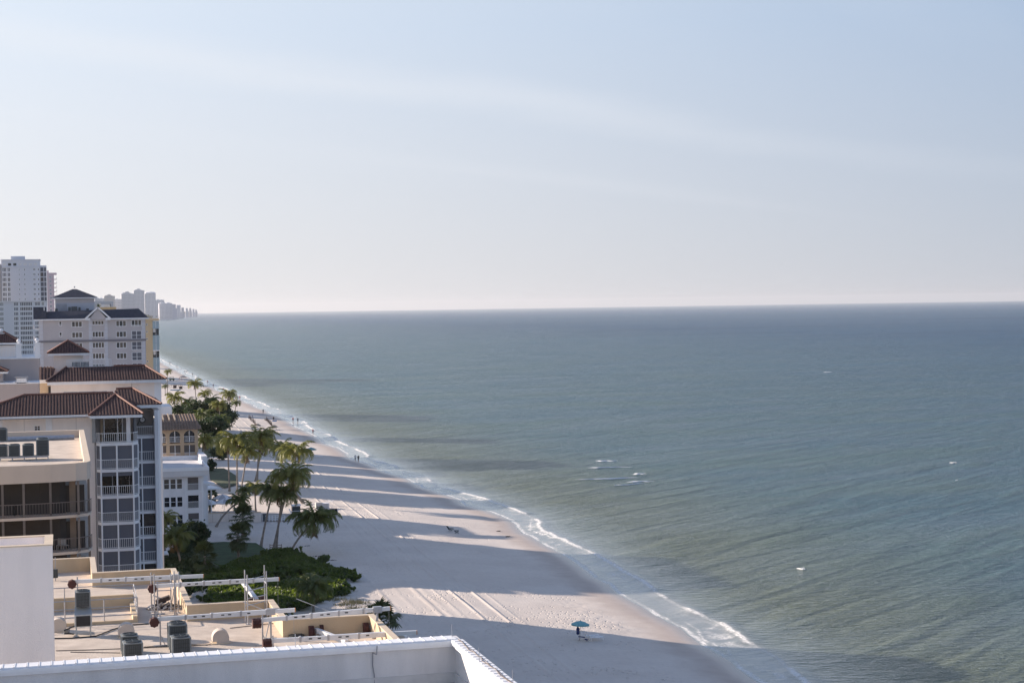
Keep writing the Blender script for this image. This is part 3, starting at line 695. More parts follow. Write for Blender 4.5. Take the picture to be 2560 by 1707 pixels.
def cross_beam(px, py, lab, L=3.2, dx=1.1):
    q = Q(px, py+14, ZR); p = PY(px, py, q[1]); r = empty('tie_back_beam', (p.x, q[1], ZR), lab, 'scaffold beam', 'short scaffold beams pointing at the camera')
    MB().bar(p, (p.x+dx, p.y-L, p.z-.1), .2, .22).build('beam', alum, r)
    cwheel(r, (p.x-.25, p.y, p.z-.12), 'x', 4, .36, .05, False); cwheel(r, (p.x+.3, p.y+.1, p.z-.05), 'x', 3, .30, .05, False)
    m = MB(); m.bar((p.x, p.y-.2, ZR), (p.x, p.y-.2, p.z), .08); m.bar((p.x+dx*.8, p.y-L*.8, ZR), (p.x+dx*.8, p.y-L*.8, p.z), .08); m.build('stand', galv, r)
    MB().path([p+Vector((-.3, .1, .1)), p+Vector((-3.4, 3.6, 1.1))], .02, 5).build('guy_wire', galv, r)
cross_beam(790, 1574, 'short white beam running towards the camera, left one of the two by the beige corner')
cross_beam(926, 1566, 'short white beam running towards the camera in the right corner of the roof', 3.2, 1.3)
q = Q(640, 1532, ZR); p = PY(642, 1500, q[1])
r = empty('tie_back_beam', (p.x, q[1], ZR), 'white beam rising away from the camera between two tube frames over the bushes', 'scaffold beam')
MB().bar(p, (p.x-.55, p.y+2.6, p.z+.75), .22, .2).build('beam', alum, r); cwheel(r, (p.x-.32, p.y-.1, p.z-.1), 'x', 3, .33, .05, False); cwheel(r, (p.x+.3, p.y-.1, p.z-.1), 'x', 3, .33, .05, False)
def tube_frame(posts, z_top, rungs, lab):
    r = empty('tube_frame', (*Q(*posts[0], ZR), ZR), lab, 'scaffold frame', 'steel tube frames on the beige roof')
    PT = [Vector((*Q(x, y, ZR), ZR)) for x, y in posts]
    for p, zt in zip(PT, z_top): MB().path([p, p+Vector((0, 0, zt))], .035, 6).build('post', galv, r)
    for i, j, zz_ in rungs: MB().path([PT[i]+Vector((0, 0, zz_)), PT[j]+Vector((0, 0, zz_))], .028, 6).build('rung', galv, r)
    for p in PT: MB().box(p.x-.12, p.x+.12, p.y-.12, p.y+.12, ZR, ZR+.03).build('base_plate', galv, r)
tube_frame([(379, 1529), (387, 1541), (428, 1527), (437, 1538)], [2.25, 2.4, 2.2, 2.5], [(0, 2, 1.2), (1, 3, 1.9), (0, 1, 1.4), (2, 3, 1.4)], 'tall steel tube frame around the rubble pile')
tube_frame([(614, 1556), (620, 1560), (663, 1542), (668, 1549)], [2.9, 2.7, 2.9, 2.7], [(0, 2, 2.3), (0, 2, 1.7), (1, 3, 1.4), (0, 1, 2.0), (2, 3, 2.0), (0, 2, .9)], 'twin ladder tube frame standing in front of the sea grape bushes')
tube_frame([(448, 1519), (446, 1532)], [2.1, .7], [(0, 1, .6)], 'thin lone steel post at the stepped parapet corner')
# guard rail round the light well
gr = empty('guard_rail', (wx0, wy0, ZR), 'grey pipe guard rail around the light well near the stair tower', 'railing')
zl = [.45, .9, 1.35]; PX_ = [Vector((wx0-4, wy0+.1, ZR)), Vector((wx0+.9, wy0+.1, ZR)), Vector(((wx0+wx1)/2+.6, wy0+.1, ZR)), Vector((wx1, wy0+.1, ZR))]
PX2 = [Vector((wx1, wy0+1.4, ZR)), Vector((wx1, wy1+2.5, ZR))]
for p in PX_+PX2+[Vector((wx0+.9, wy1+2.5, ZR))]: MB().path([p, p+Vector((0, 0, 1.35))], .035, 6).build('post', galv, gr)
for z_ in zl:
    MB().path([PX_[0]+Vector((0, 0, z_)), PX_[3]+Vector((0, 0, z_)), PX2[1]+Vector((0, 0, z_))], .028, 6).build('rail', galv, gr)
MB().path([PX2[1]+Vector((0, 0, 1.35)), Vector((wx0-4, wy1+2.5, ZR+1.35))], .028, 6).build('rail', galv, gr)
# rubble pile
q = Q(405, 1520, ZR); db = MB(); rd = random.Random(3)
for k in range(130):
    a, rr_ = rd.uniform(0, 6.28), rd.random()**.7; x, y = q[0]+.75*rr_*cos(a)*1.1, q[1]+.7*rr_*sin(a); z = ZR+.4*(1-rr_)*rd.random(); s_ = rd.uniform(.04, .13)
    db.bar((x-s_, y, z+.02), (x+s_, y+rd.uniform(-.1, .1), z+s_+rd.uniform(0, .05)), s_, s_*.6, rd.choice((0, 0, 1, 2)))
db.bar((q[0]-.3, q[1]+.2, ZR+.35), (q[0]+.45, q[1]+.1, ZR+.6), .5, .25, 1); db.bar((q[0]-.5, q[1]+.3, ZR+.75), (q[0]+.1, q[1]+.3, ZR+.45), .25, .04, 0)
tag(db.build('debris_pile', [debris, brown, galv]), 'heap of pale rubble and broken board under the tube frame', 'debris pile')
q = Q(623, 1524, ZR); db = MB()
for k in range(24):
    x, y = q[0]+rd.uniform(-.5, .5), q[1]+rd.uniform(-.3, .3); db.bar((x-.15, y, ZR+.05+k*.012), (x+.2, y+rd.uniform(-.2, .2), ZR+.1+k*.012), .15, .05, k % 2)
tag(db.build('tarpaulin_heap', [debris, wood]), 'crumpled heap of boards in the parapet corner beside the twin frame', 'debris pile')
q = Q(741, 1591, ZR); MB_ = MB(); MB_.lathe((q[0], q[1], ZR+.01), [(.42, 0), (.42, .09), (.3, .14), (0.01, .14)], 14); tag(MB_.build('roof_drain_cover', darkmetal), 'low dark round cover on the roof right of the stand', 'roof vent')
# electrical box at far left of the roof
q = Q(139, 1452, ZR); r = empty('meter_box', (q[0], q[1], ZR), 'grey electrical box with wires at the left end of the roof', 'electrical box')
MB().box(q[0]-.2, q[0]+.15, q[1], q[1]+.2, ZR+.2, ZR+.75).build('box', darkmetal, r); MB().bar((q[0], q[1]+.1, ZR), (q[0], q[1]+.1, ZR+1.5), .06).build('post', galv, r)

# ================================================================== C: curved beige building with dark balconies
C = empty('curved_balcony_building', (0, 150, 0), 'beige building with rounded corner, flat roof of condensers and dark screened balconies', 'building')
YC = 143.
zr1 = PY(0, 1166, YC).z; zr0 = PY(0, 1211, YC).z; zs1 = PY(0, 1296, YC).z; zs2 = PY(133, 1382, YC).z; fl = zs1-zs2
xr = PY(226, 1180, YC+4).x; YB = PZ(100, 1077, zr1).y
pl = [(-30, YC), (xr-6, YC), (xr-3.2, YC+.2), (xr-1.2, YC+.7), (xr-.3, YC+1.4), (xr, YC+2.6)]
def inset(pl, d): return [(x-(d if i >= len(pl)-1 else d*(i/len(pl))), y+d*(1-i/len(pl))) for i, (x, y) in enumerate(pl)]
full = pl+[(xr, YB), (-30, YB)]
pin = inset(pl, .5)+[(xr-.5, YB-.5), (-30, YB-.5)]
MB().prism(full, zr0, zr1-.75, 0, 1).build('roof_slab', [fascia, roofdeck], C)
m = MB(); n = len(full)
for i in range(n-1):
    a, b_, c_, d_ = full[i], full[i+1], pin[i+1], pin[i]
    z0, z1 = zr1-.75, zr1
    m.poly([(*a, z0), (*b_, z0), (*b_, z1), (*a, z1)]); m.poly([(*d_, z0), (*d_, z1), (*c_, z1), (*c_, z0)]); m.poly([(*a, z1), (*b_, z1), (*c_, z1), (*d_, z1)], 1)
m.build('roof_parapet', [fascia, beigetop], C)
MB().box(-30, xr-.6, YC+1.2, YC+9.5, zr1-.75, zr1-.745).build('dark_roof_strip', roofdark, C)  # flat strip, darker than the rest of the roof
MB().path([(-30, YB-3.4, zr1-.55), (xr-1, YB-3.4, zr1-.55)], .28, 8).build('roof_duct', galv, C)
core = inset(pl, 2.6)+[(xr-.2, YB-.2), (-30, YB-.2)]
for k in range(8):
    zt = zr0-k*fl; zb_ = zt-fl
    if zb_ < 1: break
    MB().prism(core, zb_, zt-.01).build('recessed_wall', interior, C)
    slab = full
    MB().prism(slab, zb_, zb_+.22).build('balcony_slab', fascia, C)
    rm = mat('bronze_rail', (.16, .13, .12), .5, .1, 3)
    for i in range(len(pl)-1):
        a, b_ = Vector((*pl[i], zb_+.22)), Vector((*pl[i+1], zb_+.22))
        if i == 0: a = Vector((-9, pl[0][1], zb_+.22))
        ii = Vector((0, .12, 0)); railing(C, a+ii, b_+ii, 1.05, .22, rm, .03)
    for px_ in (6, 59, 126, 196, 229):
        p = PY(px_, 1240, YC+.1); xx = min(p.x, xr-.2); yy = YC+.1 if xx < xr-5 else (YC+.45 if xx < xr-1.0 else YC+2.3)
        MB().box(xx-.09, xx+.09, yy, yy+.18, zb_+.22, zt).build('post', mat('post_taupe', (.16, .135, .12), .7), C)
    p = PY(185, 1260, YC+2.2); MB().box(p.x-.35, p.x+.15, YC+2.4, YC+3.0, zb_+.22, zt).build('column', mat('column_dim', (.20, .155, .12), .8), C)
    # sliding doors in the recess
    for j in range(4):
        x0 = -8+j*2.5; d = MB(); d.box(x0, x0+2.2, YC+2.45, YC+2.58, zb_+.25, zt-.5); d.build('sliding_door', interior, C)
def bchair(x, y, z, lab, rz):
    r = empty('balcony_chair', (x, y, z), lab, 'chair'); r.rotation_euler.z = rz; cm = mat('chair_pale', (.35, .32, .29), .7)
    m = MB(); m.box(-.25, .25, -.25, .25, .4, .45); sub(m, 'seat', cm, r); m = MB(); m.box(-.25, .25, .22, .27, .45, .95); sub(m, 'backrest', cm, r)
    for sx in (-1, 1):
        for sy in (-1, 1): m = MB(); m.bar((sx*.22, sy*.22, 0), (sx*.22, sy*.22, .4), .04); sub(m, 'leg', cm, r)
bchair(PY(162, 1340, YC+1.4).x, YC+1.4, zr0-2*fl+.22, 'pale chair on the lower dark balcony near the right end', .5)
bchair(PY(150, 1340, YC+1.6).x, YC+1.6, zr0-2*fl+.22, 'pale chair on the lower dark balcony, left of another chair', -.3)
# its rooftop condensers
za = zr1-.75; Ya = 158
for px_, lab, sc_, dz in ((106, 'largest grey condenser at the right end of the row on the curved building', 1.0, .35), (70, 'grey condenser second from the right on the curved building', 1.0, .35), (35, 'grey condenser third from the right on the curved building', 1.0, .35),
                          (4, 'lower condenser of the left edge pair on the curved building', 1.0, .35)):
    o = put_ac(px_+1, 1140, za, lab, sc_, 0, dz, Yf=Ya); o.scale = (1.18, 1.18, 1.5) if px_ == 106 else (1.05, 1.05, 1.05)
o = put_ac(3, 1100, za, 'condenser stacked behind and above at the left edge of the curved building', 1.15, 0, 1.55, Yf=Ya+2.5)
m = MB(); xa, xb = PY(0, 1140, Ya).x-2, PY(120, 1140, Ya).x
m.bar((xa, Ya-.5, za+.28), (xb, Ya-.5, za+.28), .12, .14); m.bar((xa, Ya+.5, za+.28), (xb, Ya+.5, za+.28), .12, .14)
for k in range(7): xx = xa+(xb-xa)*k/6; m.bar((xx, Ya-.5, za), (xx, Ya-.5, za+.25), .08); m.bar((xx, Ya+.5, za), (xx, Ya+.5, za+.25), .08)
m.bar((xa, Ya+2.4, za+1.2), (xa+2.8, Ya+2.4, za+1.2), .2, .1); m.bar((xa+2.5, Ya+2.4, za), (xa+2.5, Ya+2.4, za+1.2), .12)
m.build('unit_rack', galv, C)

# ================================================================== D: bay window building with terracotta roof
Dn = empty('bay_window_condominium', (0, 200, 0), 'pale condominium with stacked bay balconies and long terracotta tile roof', 'building')
YD = 198.; ze = PY(120, 1037, YD).z; YW = 199.2
PXD = lambda x, Y=YD: PY(x, 1200, Y).x
xl, xa, xb, xc, xd, xe, xf = PXD(238, YW), PXD(242), PXD(253), PXD(333.5), PXD(348), PXD(388, 206), PXD(402, 206)
ztop = ze-.3
sq = PY(93, 1070, YW)
facade(Dn, -16, xl, 0, ztop, YW, [(sq.x-.3, sq.x+.33, sq.z-.28, sq.z+.26, 2, glass, (.5,))], cream, depth=6.5, frame=white, fw_=.05)
for a_, b_ in ((-4, 6), (114, 130)):
    p0, p1 = PY(a_, 1060, YW).x, PY(b_, 1060, YW).x; MB().box(p0, p1, YW-.06, YW, 15, ztop-.1).build('pilaster', white, Dn)
for p_ in (60, 190): MB().box(PY(p_, 1060, YW).x, PY(p_, 1060, YW).x+.03, YW-.012, YW-.002, 15, ztop).build('control_joint', mat('joint', (.36, .33, .31), .9), Dn)
flD = 64.5*YD/4300*1.0; zb0 = PY(290, 1106, YD-.0).z
yb = YD+1.3   # bay returns
bayp = [(xa, yb), (xb, YD), (xc, YD), (xd, yb)]
body = [(xl, YW), (xa, YW), (xa, yb+.4), (xd, yb+.4), (xd, 207), (xe+1.0, 207), (xe+1.0, 212), (xl, 212)]
MB().prism([(xl, YW), (xa-.02, YW), (xa-.02, YD+3.2), (xd-.02, YD+3.2), (xd-.02, 208.5), (xf, 208.5), (xf, 214), (xl, 214)], 0, ztop).build('core_wall', mat('recess_grey', (.33, .31, .30), .85, .05), Dn)
MB().box(xd-.35, xd, yb+.1, 208, 0, zb0-.2).build('bay_return_wall', wallwhite, Dn)
k = 0
while True:
    zf_ = zb0-k*flD-.35
    if zf_ < 2: break
    # slab band
    MB().prism([(xa-.03, YW-.1), (xa-.03, yb-.05), (xb-.02, YD-.06), (xc+.02, YD-.06), (xd+.03, yb-.05), (xd+.03, YD+3.1), (xa-.03, YD+3.1)], zf_, zf_+.33).build('floor_slab', wallwhite, Dn)
    # railing round the bay
    for (p, q) in ((bayp[0], bayp[1]), (bayp[1], bayp[2]), (bayp[2], bayp[3])):
        n_ = .03; railing(Dn, (*p, zf_+.33), (*q, zf_+.33), 1.08, .21, white, .03)
    z1_, z2_ = zf_+.33, zf_+flD
    if k > 0 or True:
        if k > 0:
            open_ = (k == 2)
            for (p, q, nsp) in ((bayp[0], bayp[1], 1), (bayp[1], bayp[2], 2), (bayp[2], bayp[3], 1)):
                p, q = Vector((*p, 0)), Vector((*q, 0)); ins = Vector((0, .12, 0))
                for j in range(nsp):
                    a_, b_ = p.lerp(q, j/nsp)+ins, p.lerp(q, (j+1)/nsp)+ins
                    if not (open_ and nsp == 2):
                        mm = MB(); mm.poly([(a_.x, a_.y, z1_), (b_.x, b_.y, z1_), (b_.x, b_.y, z2_), (a_.x, a_.y, z2_)]); mm.build('screen_panel', screen, Dn)
            if open_:
                MB().box(xb+.2, xc-.2, YD+2.6, YD+2.7, z1_, z2_-.5).build('sliding_door', glass, Dn)
                for xx in (xb+1.3, xb+3.2): MB().box(xx-.04, xx+.04, YD+2.5, YD+2.59, z1_, z2_-.5).build('door_frame', wallwhite, Dn)
                mm = MB(); mm.poly([(xb, YD+.12, z2_-.45), (xc, YD+.12, z2_-.45), (xc, YD+.12, z2_), (xb, YD+.12, z2_)]); mm.build('screen_header', screen, Dn)
            for p in (bayp[0], bayp[1], ((xb+xc)/2, YD), bayp[2], bayp[3]):
                MB().box(p[0]-.09, p[0]+.09, p[1]-.05, p[1]+.13, z1_, z2_).build('mullion', white, Dn)
    k += 1
# open top-floor terrace of the bay
zt0 = zb0-.02
MB().box(xb+.1, xb+.35, YD+3.0, YD+3.2, zt0, ztop).build('door_frame', tanwall, Dn)
MB().box(xb+.5, xc-1.0, YD+3.08, YD+3.19, zt0, ztop-.5).build('sliding_door', glass, Dn)
for xx in (xb+.5, xb+2.0, xc-1.0): MB().box(xx-.06, xx+.06, YD+2.95, YD+3.07, zt0, ztop-.4).build('door_frame', white, Dn)
MB().box(xb+.5, xc-1.0, YD+2.95, YD+3.07, ztop-.5, ztop-.35).build('door_frame', white, Dn)
MB().box(xc-.65, xc-.2, YD+.4, YD+.8, zt0, ztop).build('terrace_column', wallwhite, Dn)
MB().box(xc+.2, xc+.32, YD+1.2, YD+3.2, zt0, ztop).build('terrace_screen', screen, Dn)
MB().box(xa-.4, xa-.02, YW-.2, YW, zt0, ztop).build('terrace_shutter', mat('shutter_grey', (.34, .35, .36), .7), Dn)
# recessed stack at the right
YR = 206.; zq = PY(368, 1089, YR).z; flR = 61.5*YR/4300
k = 0
while zq-k*flR > 1.5:
    zf_ = zq-k*flR-.3
    MB().box(xd, xe, YR-.05, 208.5, zf_, zf_+.3).build('floor_slab', wallwhite, Dn)
    railing(Dn, (xd+.05, YR, zf_+.3), (xe-.05, YR, zf_+.3), 1.1, .21, white, .03)
    if k > 0:
        dark = k in (4, 6)
        xm = xd+(xe-xd)*.32
        for a_, b_ in ((xd+.05, xm-.04), (xm+.04, xe-.05)):
            yy = YR+.2 if not dark else YR+1.6
            MB().box(a_, b_, yy, yy+.04, zf_+.3, zf_+flR).build('screen_panel', screen if not dark else glass, Dn)
        MB().box(xm-.07, xm+.07, YR-.02, YR+.12, zf_+.3, zf_+flR).build('mullion', white, Dn)
    k += 1
m = MB(); m.prism([(xe, YR-.9), (xf-.25, YR-1.0), (xf, YR-.7), (xf, YR+8), (xe, YR+8)], 0, ztop+.1); m.build('corner_column', wallwhite, Dn)
# clock on the terrace wall
p = PY(356, 1049, 208.3); m = MB(); n = 20
ck = empty('wall_clock', (p.x, 208.45, p.z), 'round wall clock with pale face on the open top terrace', 'clock')
def disc(par, name, mt, r_, th, c, nseg=20):
    m = MB(); m.path([Vector(c)+Vector((0, th, 0)), Vector(c)], r_, nseg); return m.build(name, mt, par)
disc(ck, 'rim', darkmetal, .38, .08, (p.x, 208.38, p.z)); disc(ck, 'face', white, .27, .04, (p.x, 208.33, p.z))
m = MB(); m.bar((p.x, 208.31, p.z), (p.x+.12, 208.31, p.z+.16), .03); m.bar((p.x, 208.31, p.z), (p.x-.02, 208.31, p.z+.24), .025); m.build('hand', black, ck)
# potted plant by the clock
p = PY(335, 1070, 206.9); zpot = zq
pt = empty('potted_plant', (p.x, 206.9, zpot), 'dark leafy potted plant on the top terrace beside the wall clock', 'plant')
m = MB(); m.lathe((0, 0, 0), [(.22, 0), (.3, .5), (.01, .5)], 10); sub(m, 'pot', brown, pt); m = MB()
for k in range(40):
    a, e_ = rng.uniform(0, 6.28), rng.uniform(.2, 1.4); l = rng.uniform(.6, 1.5); q_ = Vector((cos(a)*cos(e_), sin(a)*cos(e_), sin(e_)))*l; s_ = Vector((-sin(a), cos(a), 0))*.12
    m.poly([(0, 0, .6), tuple(q_*.6+s_+Vector((0, 0, .6))), tuple(q_+Vector((0, 0, .55))), tuple(q_*.6-s_+Vector((0, 0, .6)))])
sub(m, 'foliage', leafd, pt)
# roofs of D: long slope, hip over the bay, rear hip to the corner
yr_ = 206.; zr_ = PY(150, 986, yr_).z; xL = PY(60, 984, yr_).x; xRi = PY(283, 985, yr_).x; xel = PY(220, 1036, YD-.6).x
tile_plane(Dn, (xL-6.5, YD-.5, ze), (xRi+.2, YD-.5, ze), (xRi+.2, yr_, zr_), (xL, yr_, zr_))
pk = PY(288, 986, 204); pk = Vector((pk.x, 204, pk.z)); eL = Vector((PY(222, 1034, YD-1.8).x, YD-1.8, ze-.12)); eR = Vector((PY(358, 1027, YD-1.8).x, YD-1.8, ze-.12))
tile_plane(Dn, eL, eR, pk, pk); cR = Vector((eR.x, 208.5, ze+.1)); tile_plane(Dn, eR, cR, pk+Vector((0, 2.5, 0)), pk)
pk2a = PY(290, 973, 212); pk2b = PY(331, 971, 212); cr = PY(404, 1010, 205)
ra, rb = Vector((pk2a.x, 212, pk2a.z)), Vector((pk2b.x, 212, pk2b.z)); ec = Vector((cr.x, 205, cr.z))
eleft = Vector((eR.x-.5, 205, ec.z))
tile_plane(Dn, Vector((pk.x-1, 205, ec.z)), ec, rb, ra); tile_plane(Dn, ec, Vector((ec.x, 219, ec.z)), rb, rb)
m = MB(); m.poly([(ec.x, 219, ec.z), (ra.x, 219, ec.z), tuple(ra), tuple(rb)]); m.build('roof_slope', terra, Dn)
m = MB(); m.poly([(xL-6.5, 214, ze), (xel, 214, ze), (xRi-1.0, yr_, zr_), (xL, yr_, zr_)]); m.build('roof_slope', terra, Dn)
u_ = Vector((0, 0, .1))
for pq in ((eL, pk), (pk, eR), (ra, rb), (rb, ec), (Vector((xL, yr_, zr_)), Vector((xRi, yr_, zr_))), (Vector((xL, yr_, zr_)), Vector((xL-6.5, YD-.5, ze)))): ridge(Dn, [pq[0]+u_, pq[1]+u_], .12, m_=terracap)
m = MB(); m.box(-16, xel+.5, YD-.45, YD-.2, ze-.36, ze-.03); m.box(-16, xel, YD-.45, YW+1, ze-.36, ze-.30); m.build('fascia', white, Dn)
m = MB(); m.box(eL.x+.1, eR.x-.1, YD-1.75, YD-1.55, ze-.46, ze-.16); m.box(eR.x-.25, eR.x-.08, YD-1.55, 205, ze-.40, ze-.16); m.box(eL.x+.2, eR.x-.26, YD-1.54, 208, ze-.40, ze-.34); m.build('fascia', white, Dn)
m = MB(); m.box(eR.x-1, ec.x-.05, 205.05, 205.25, ec.z-.4, ec.z-.05); m.box(ec.x-.22, ec.x-.04, 205.26, 219, ec.z-.4, ec.z-.05); m.box(eR.x-1, ec.x-.25, 205.3, 215, ec.z-.4, ec.z-.3); m.build('fascia', white, Dn)
# low skylights peeping over the ridge
for px_, w_ in ((177, .9), (216, 1.0), (250, .9)):
    p = PY(px_, 984, 208); MB().box(p.x-w_/1.1, p.x+w_/1.1, 208, 209.5, zr_-.6, zr_+.12).build('roof_hatch', darkmetal, Dn)

# ================================================================== E: higher terracotta wing behind
YE = 221.
E_ = empty('upper_terracotta_wing', (0, 230, 0), 'cream penthouse block with tile roof, white roof railing and small hipped lantern', 'building')
x0e, x1e = PY(127, 970, YE).x, PY(402, 970, YE).x; zee = PY(260, 951, YE-.8).z
m = MB(); m.box(x0e, x1e, YE, 232.5, 0, zee-.35); m.build('wall', cream, E_)
MB().box(PY(386, 970, YE).x, x1e+.05, YE-.07, YE, 12, zee-.4).build('pilaster', white, E_)
MB().box(PY(329, 970, YE).x, PY(330, 970, YE).x, YE-.02, YE-.002, 12, zee-.4).build('control_joint', mat('joint', (.4, .38, .36), .9), E_)
ea, eb = PY(116, 953, YE-.8), PY(416, 944, YE-.8); ea.z = eb.z = zee; ra, rb = PY(166, 921, 226), PY(362, 912, 226); zri = (ra.z+rb.z)/2; ra.z = rb.z = zri
tile_plane(E_, ea, eb, rb, ra); rt2 = Vector((rb.x, 228.5, zri)); ebk = Vector((eb.x, 233.3, zee)); tile_plane(E_, eb, ebk, rt2, rb)
m = MB(); m.poly([ea, (ea.x, 233.3, zee), (ra.x, 228.5, zri), ra]); m.poly([ebk, (ea.x, 233.3, zee), (ra.x, 228.5, zri), rt2]); m.poly([ra, rb, rt2, (ra.x, 228.5, zri)]); m.build('roof_slope', terra, E_)
for p, q in ((ea, ra), (eb, rb), (Vector((PY(284, 915, 226).x, 226, zri)), rb)): ridge(E_, [p+u_, q+u_], .13, m_=terracap if p is not ea else terra)
m = MB(); m.box(ea.x+.1, eb.x-.1, YE-.72, YE-.5, zee-.42, zee-.04); m.box(eb.x-.3, eb.x-.1, YE-.49, 232.9, zee-.42, zee-.04); m.box(ea.x+.1, eb.x-.31, YE-.49, YE+.2, zee-.42, zee-.34); m.build('fascia', white, E_)
railing(E_, (PY(167, 919, 226.5).x, 226.5, zri-.05), (PY(278, 916, 226.5).x, 226.5, zri-.05), 1.0, .16, white, .05)
for k in range(2): MB().box(PY(180+k*22, 918, 228).x, PY(180+k*22, 918, 228).x+1.0, 228, 228.5, zri-.3, zri+.6).build('roof_unit', darkmetal, E_)
# lantern
YL = 229.; lx0, lx1 = PY(134, 900, YL).x, PY(208, 900, YL).x; zel = PY(170, 882, YL).z
m = MB(); m.box(lx0, lx1, YL, YL+4.2, zri-1.5, zel-.3); m.build('lantern_wall', cream, E_)
hip_roof(E_, lx0, lx1, YL, YL+4.2, zel, 1.55, .75, ridge_in=2.8)
# lower tile roof between F and E, with doorway wall
m = tile_plane(E_, (PY(98, 949, 224).x, 224, PY(98, 949, 224).z), (x0e+.2, 224, PY(98, 949, 224).z), (x0e+.6, 229.5, PY(130, 917, 229.5).z), (PY(98, 917, 229.5).x, 229.5, PY(98, 917, 229.5).z))
MB().box(PY(99, 960, 229).x, x0e, 229, 232, 0, PY(98, 952, 229).z).build('stair_wall', tanwall, E_)
MB().box(PY(99, 960, 228).x, x0e, 227.9, 228.1, PY(98, 952, 228).z-.3, PY(98, 949, 228).z-.03).build('fascia', white, E_)
MB().box(PY(121, 975, 228.9).x, PY(127, 975, 228.9).x, 228.85, 228.98, PY(121, 990, 229).z, PY(121, 966, 229).z).build('doorway', glass, E_)

# ================================================================== F: taupe block with finials at left
YF = 288.
F_ = empty('taupe_penthouse_block', (0, 288, 0), 'taupe stucco block with white finial pillars at the left edge behind the long tile roof', 'building')
fx = PY(98, 920, YF).x; zf1 = PY(50, 897, YF).z; zf2 = PY(50, 958, YF-8).z
m = MB(); m.box(-10.5, fx, YF, 306, 0, zf1); m.build('wall', taupe, F_)
m = MB(); m.box(-10.5, fx+.12, YF-.12, 306.1, zf1, zf1+.25); m.build('cornice', white, F_)
m = MB(); m.box(-10.5, PY(97, 960, YF-8).x, YF-8, YF, 0, zf2-.1); m.build('lower_wall', taupe, F_)
m = MB(); m.box(-10.5, PY(97, 960, YF-8).x+.1, YF-8.1, YF, zf2-.1, zf2+.12); m.build('cornice', white, F_)
def pillar(px, zb_, hh, Y):
    x = PY(px, 870, Y).x; m = MB(); m.box(x-.42, x+.42, Y-.42, Y+.42, zb_, zb_+hh); m.box(x-.52, x+.52, Y-.52, Y+.52, zb_+hh, zb_+hh+.12); m.build('pillar', white, F_)
    m = MB(); m.lathe((x, Y, zb_+hh+.12), [(.3, 0), (.12, .08), (.33, .3), (.36, .45), (.2, .68), (0.01, .75)], 12); m.build('finial', white, F_)
pillar(47, zf1+.25, 2.1, YF+.5); pillar(93, zf1+.25, 2.2, YF+.5); pillar(4, PY(4, 845, YF+5).z-.5, 1.2, YF+5)
railing(F_, (-10.4, YF+.4, zf1+.25), (PY(42, 880, YF).x, YF+.4, zf1+.25), 1.5, .22, white, .05)
railing(F_, (PY(52, 880, YF+9).x, YF+12, zf1+.25), (PY(88, 880, YF+9).x, YF+12, zf1+.25), 1.2, .25, white, .05)
m = MB(); m.box(-10.5, PY(38, 870, YF+3).x, YF+3, YF+12, zf1+.2, PY(20, 863, YF+3).z); m.build('penthouse_wall', cream, F_)
hip_roof(F_, -13, PY(40, 858, YF+3).x, YF+3, YF+12, PY(20, 860, YF+3).z+.25, 2.3, .7)
m = MB(); m.box(-10.5, PY(7, 940, YF-6).x, YF-6, YF, zf2, PY(5, 933, YF-6).z); m.build('side_wall', taupe, F_)
hip_roof(F_, -13, PY(12, 930, YF-7).x, YF-7, YF-2, PY(10, 930, YF-7).z+.1, 1.3, .5)
q = PY(54, 955, YF-7.5); r = empty('roof_vent_box', (q.x, YF-7.5, zf2), 'white louvred vent box with flat lid on the lower taupe ledge', 'roof vent')
m = MB(); m.box(-.75, .75, -.6, .6, 0, .8); m.box(-1.3, -.75, -.5, .5, 0, .25); m.box(.75, 1.3, -.5, .5, 0, .25); sub(m, 'housing', white, r); m = MB(); m.box(-1.0, 1.0, -.8, .8, .95, 1.02); sub(m, 'lid', galv, r)
for sx in (-.9, .9): m = MB(); m.bar((sx, -.6, 0), (sx, -.6, .95), .05); sub(m, 'strut', galv, r)
# inland towers left of the frame, whose shadows lie across the beach
def side_tower(x0, x1, y0, y1, z1, lab, mt=cream):
    t = empty('inland_tower', ((x0+x1)/2, y0, 0), lab, 'building', 'inland towers left of the frame')
    MB().box(x0, x1, y0, y1, 0, z1).build('wall', mt, t)
    f = MB()
    k = 3.
    while k < z1-2: f.box(x0-.6, x1+1.2, y0-1.2, y1+.3, k, k+.25); k += 3.1
    f.build('balcony_slabs', white, t)
    MB().box(x0-.4, x1+.4, y0-.4, y1+.4, z1, z1+.8).build('roof_parapet', white, t)
side_tower(-40, -17, 306, 335.5, 43, 'cream inland tower with balcony slabs nearest the left edge of the view')
lw = empty('low_shadow_block', (4, 247, 0), 'unseen low cream block added to shade the beach, between the tile roofed wing and the taupe block', 'building')  # unseen block, its sloping top added to shape the beach shadow edge
m = MB(); m.v = [(x, y, z) for x in (3, 10.4) for y, z in ((246.5, 0), (246.5, 13), (254, 14.6), (262, 17.5), (270, 21), (270, 0))]; m.f = [(0, 1, 2, 3, 4, 5), (11, 10, 9, 8, 7, 6)]+[(i, 6+i, 6+(i+1) % 6, (i+1) % 6) for i in range(6)]; m.m = [0]*8
m.build('wall', cream, lw); MB().box(3.5, 9.9, 262, 269.7, 18, 21.05).build('roof_parapet', white, lw)
side_tower(-36, -20, 409, 421, 43, 'cream inland tower with balcony slabs, second along the road')
side_tower(-36, -20, 439, 459, 43, 'cream inland tower with balcony slabs, third along the road')
side_tower(-36, -20, 478, 490, 43, 'cream inland tower with balcony slabs, fourth along the road')

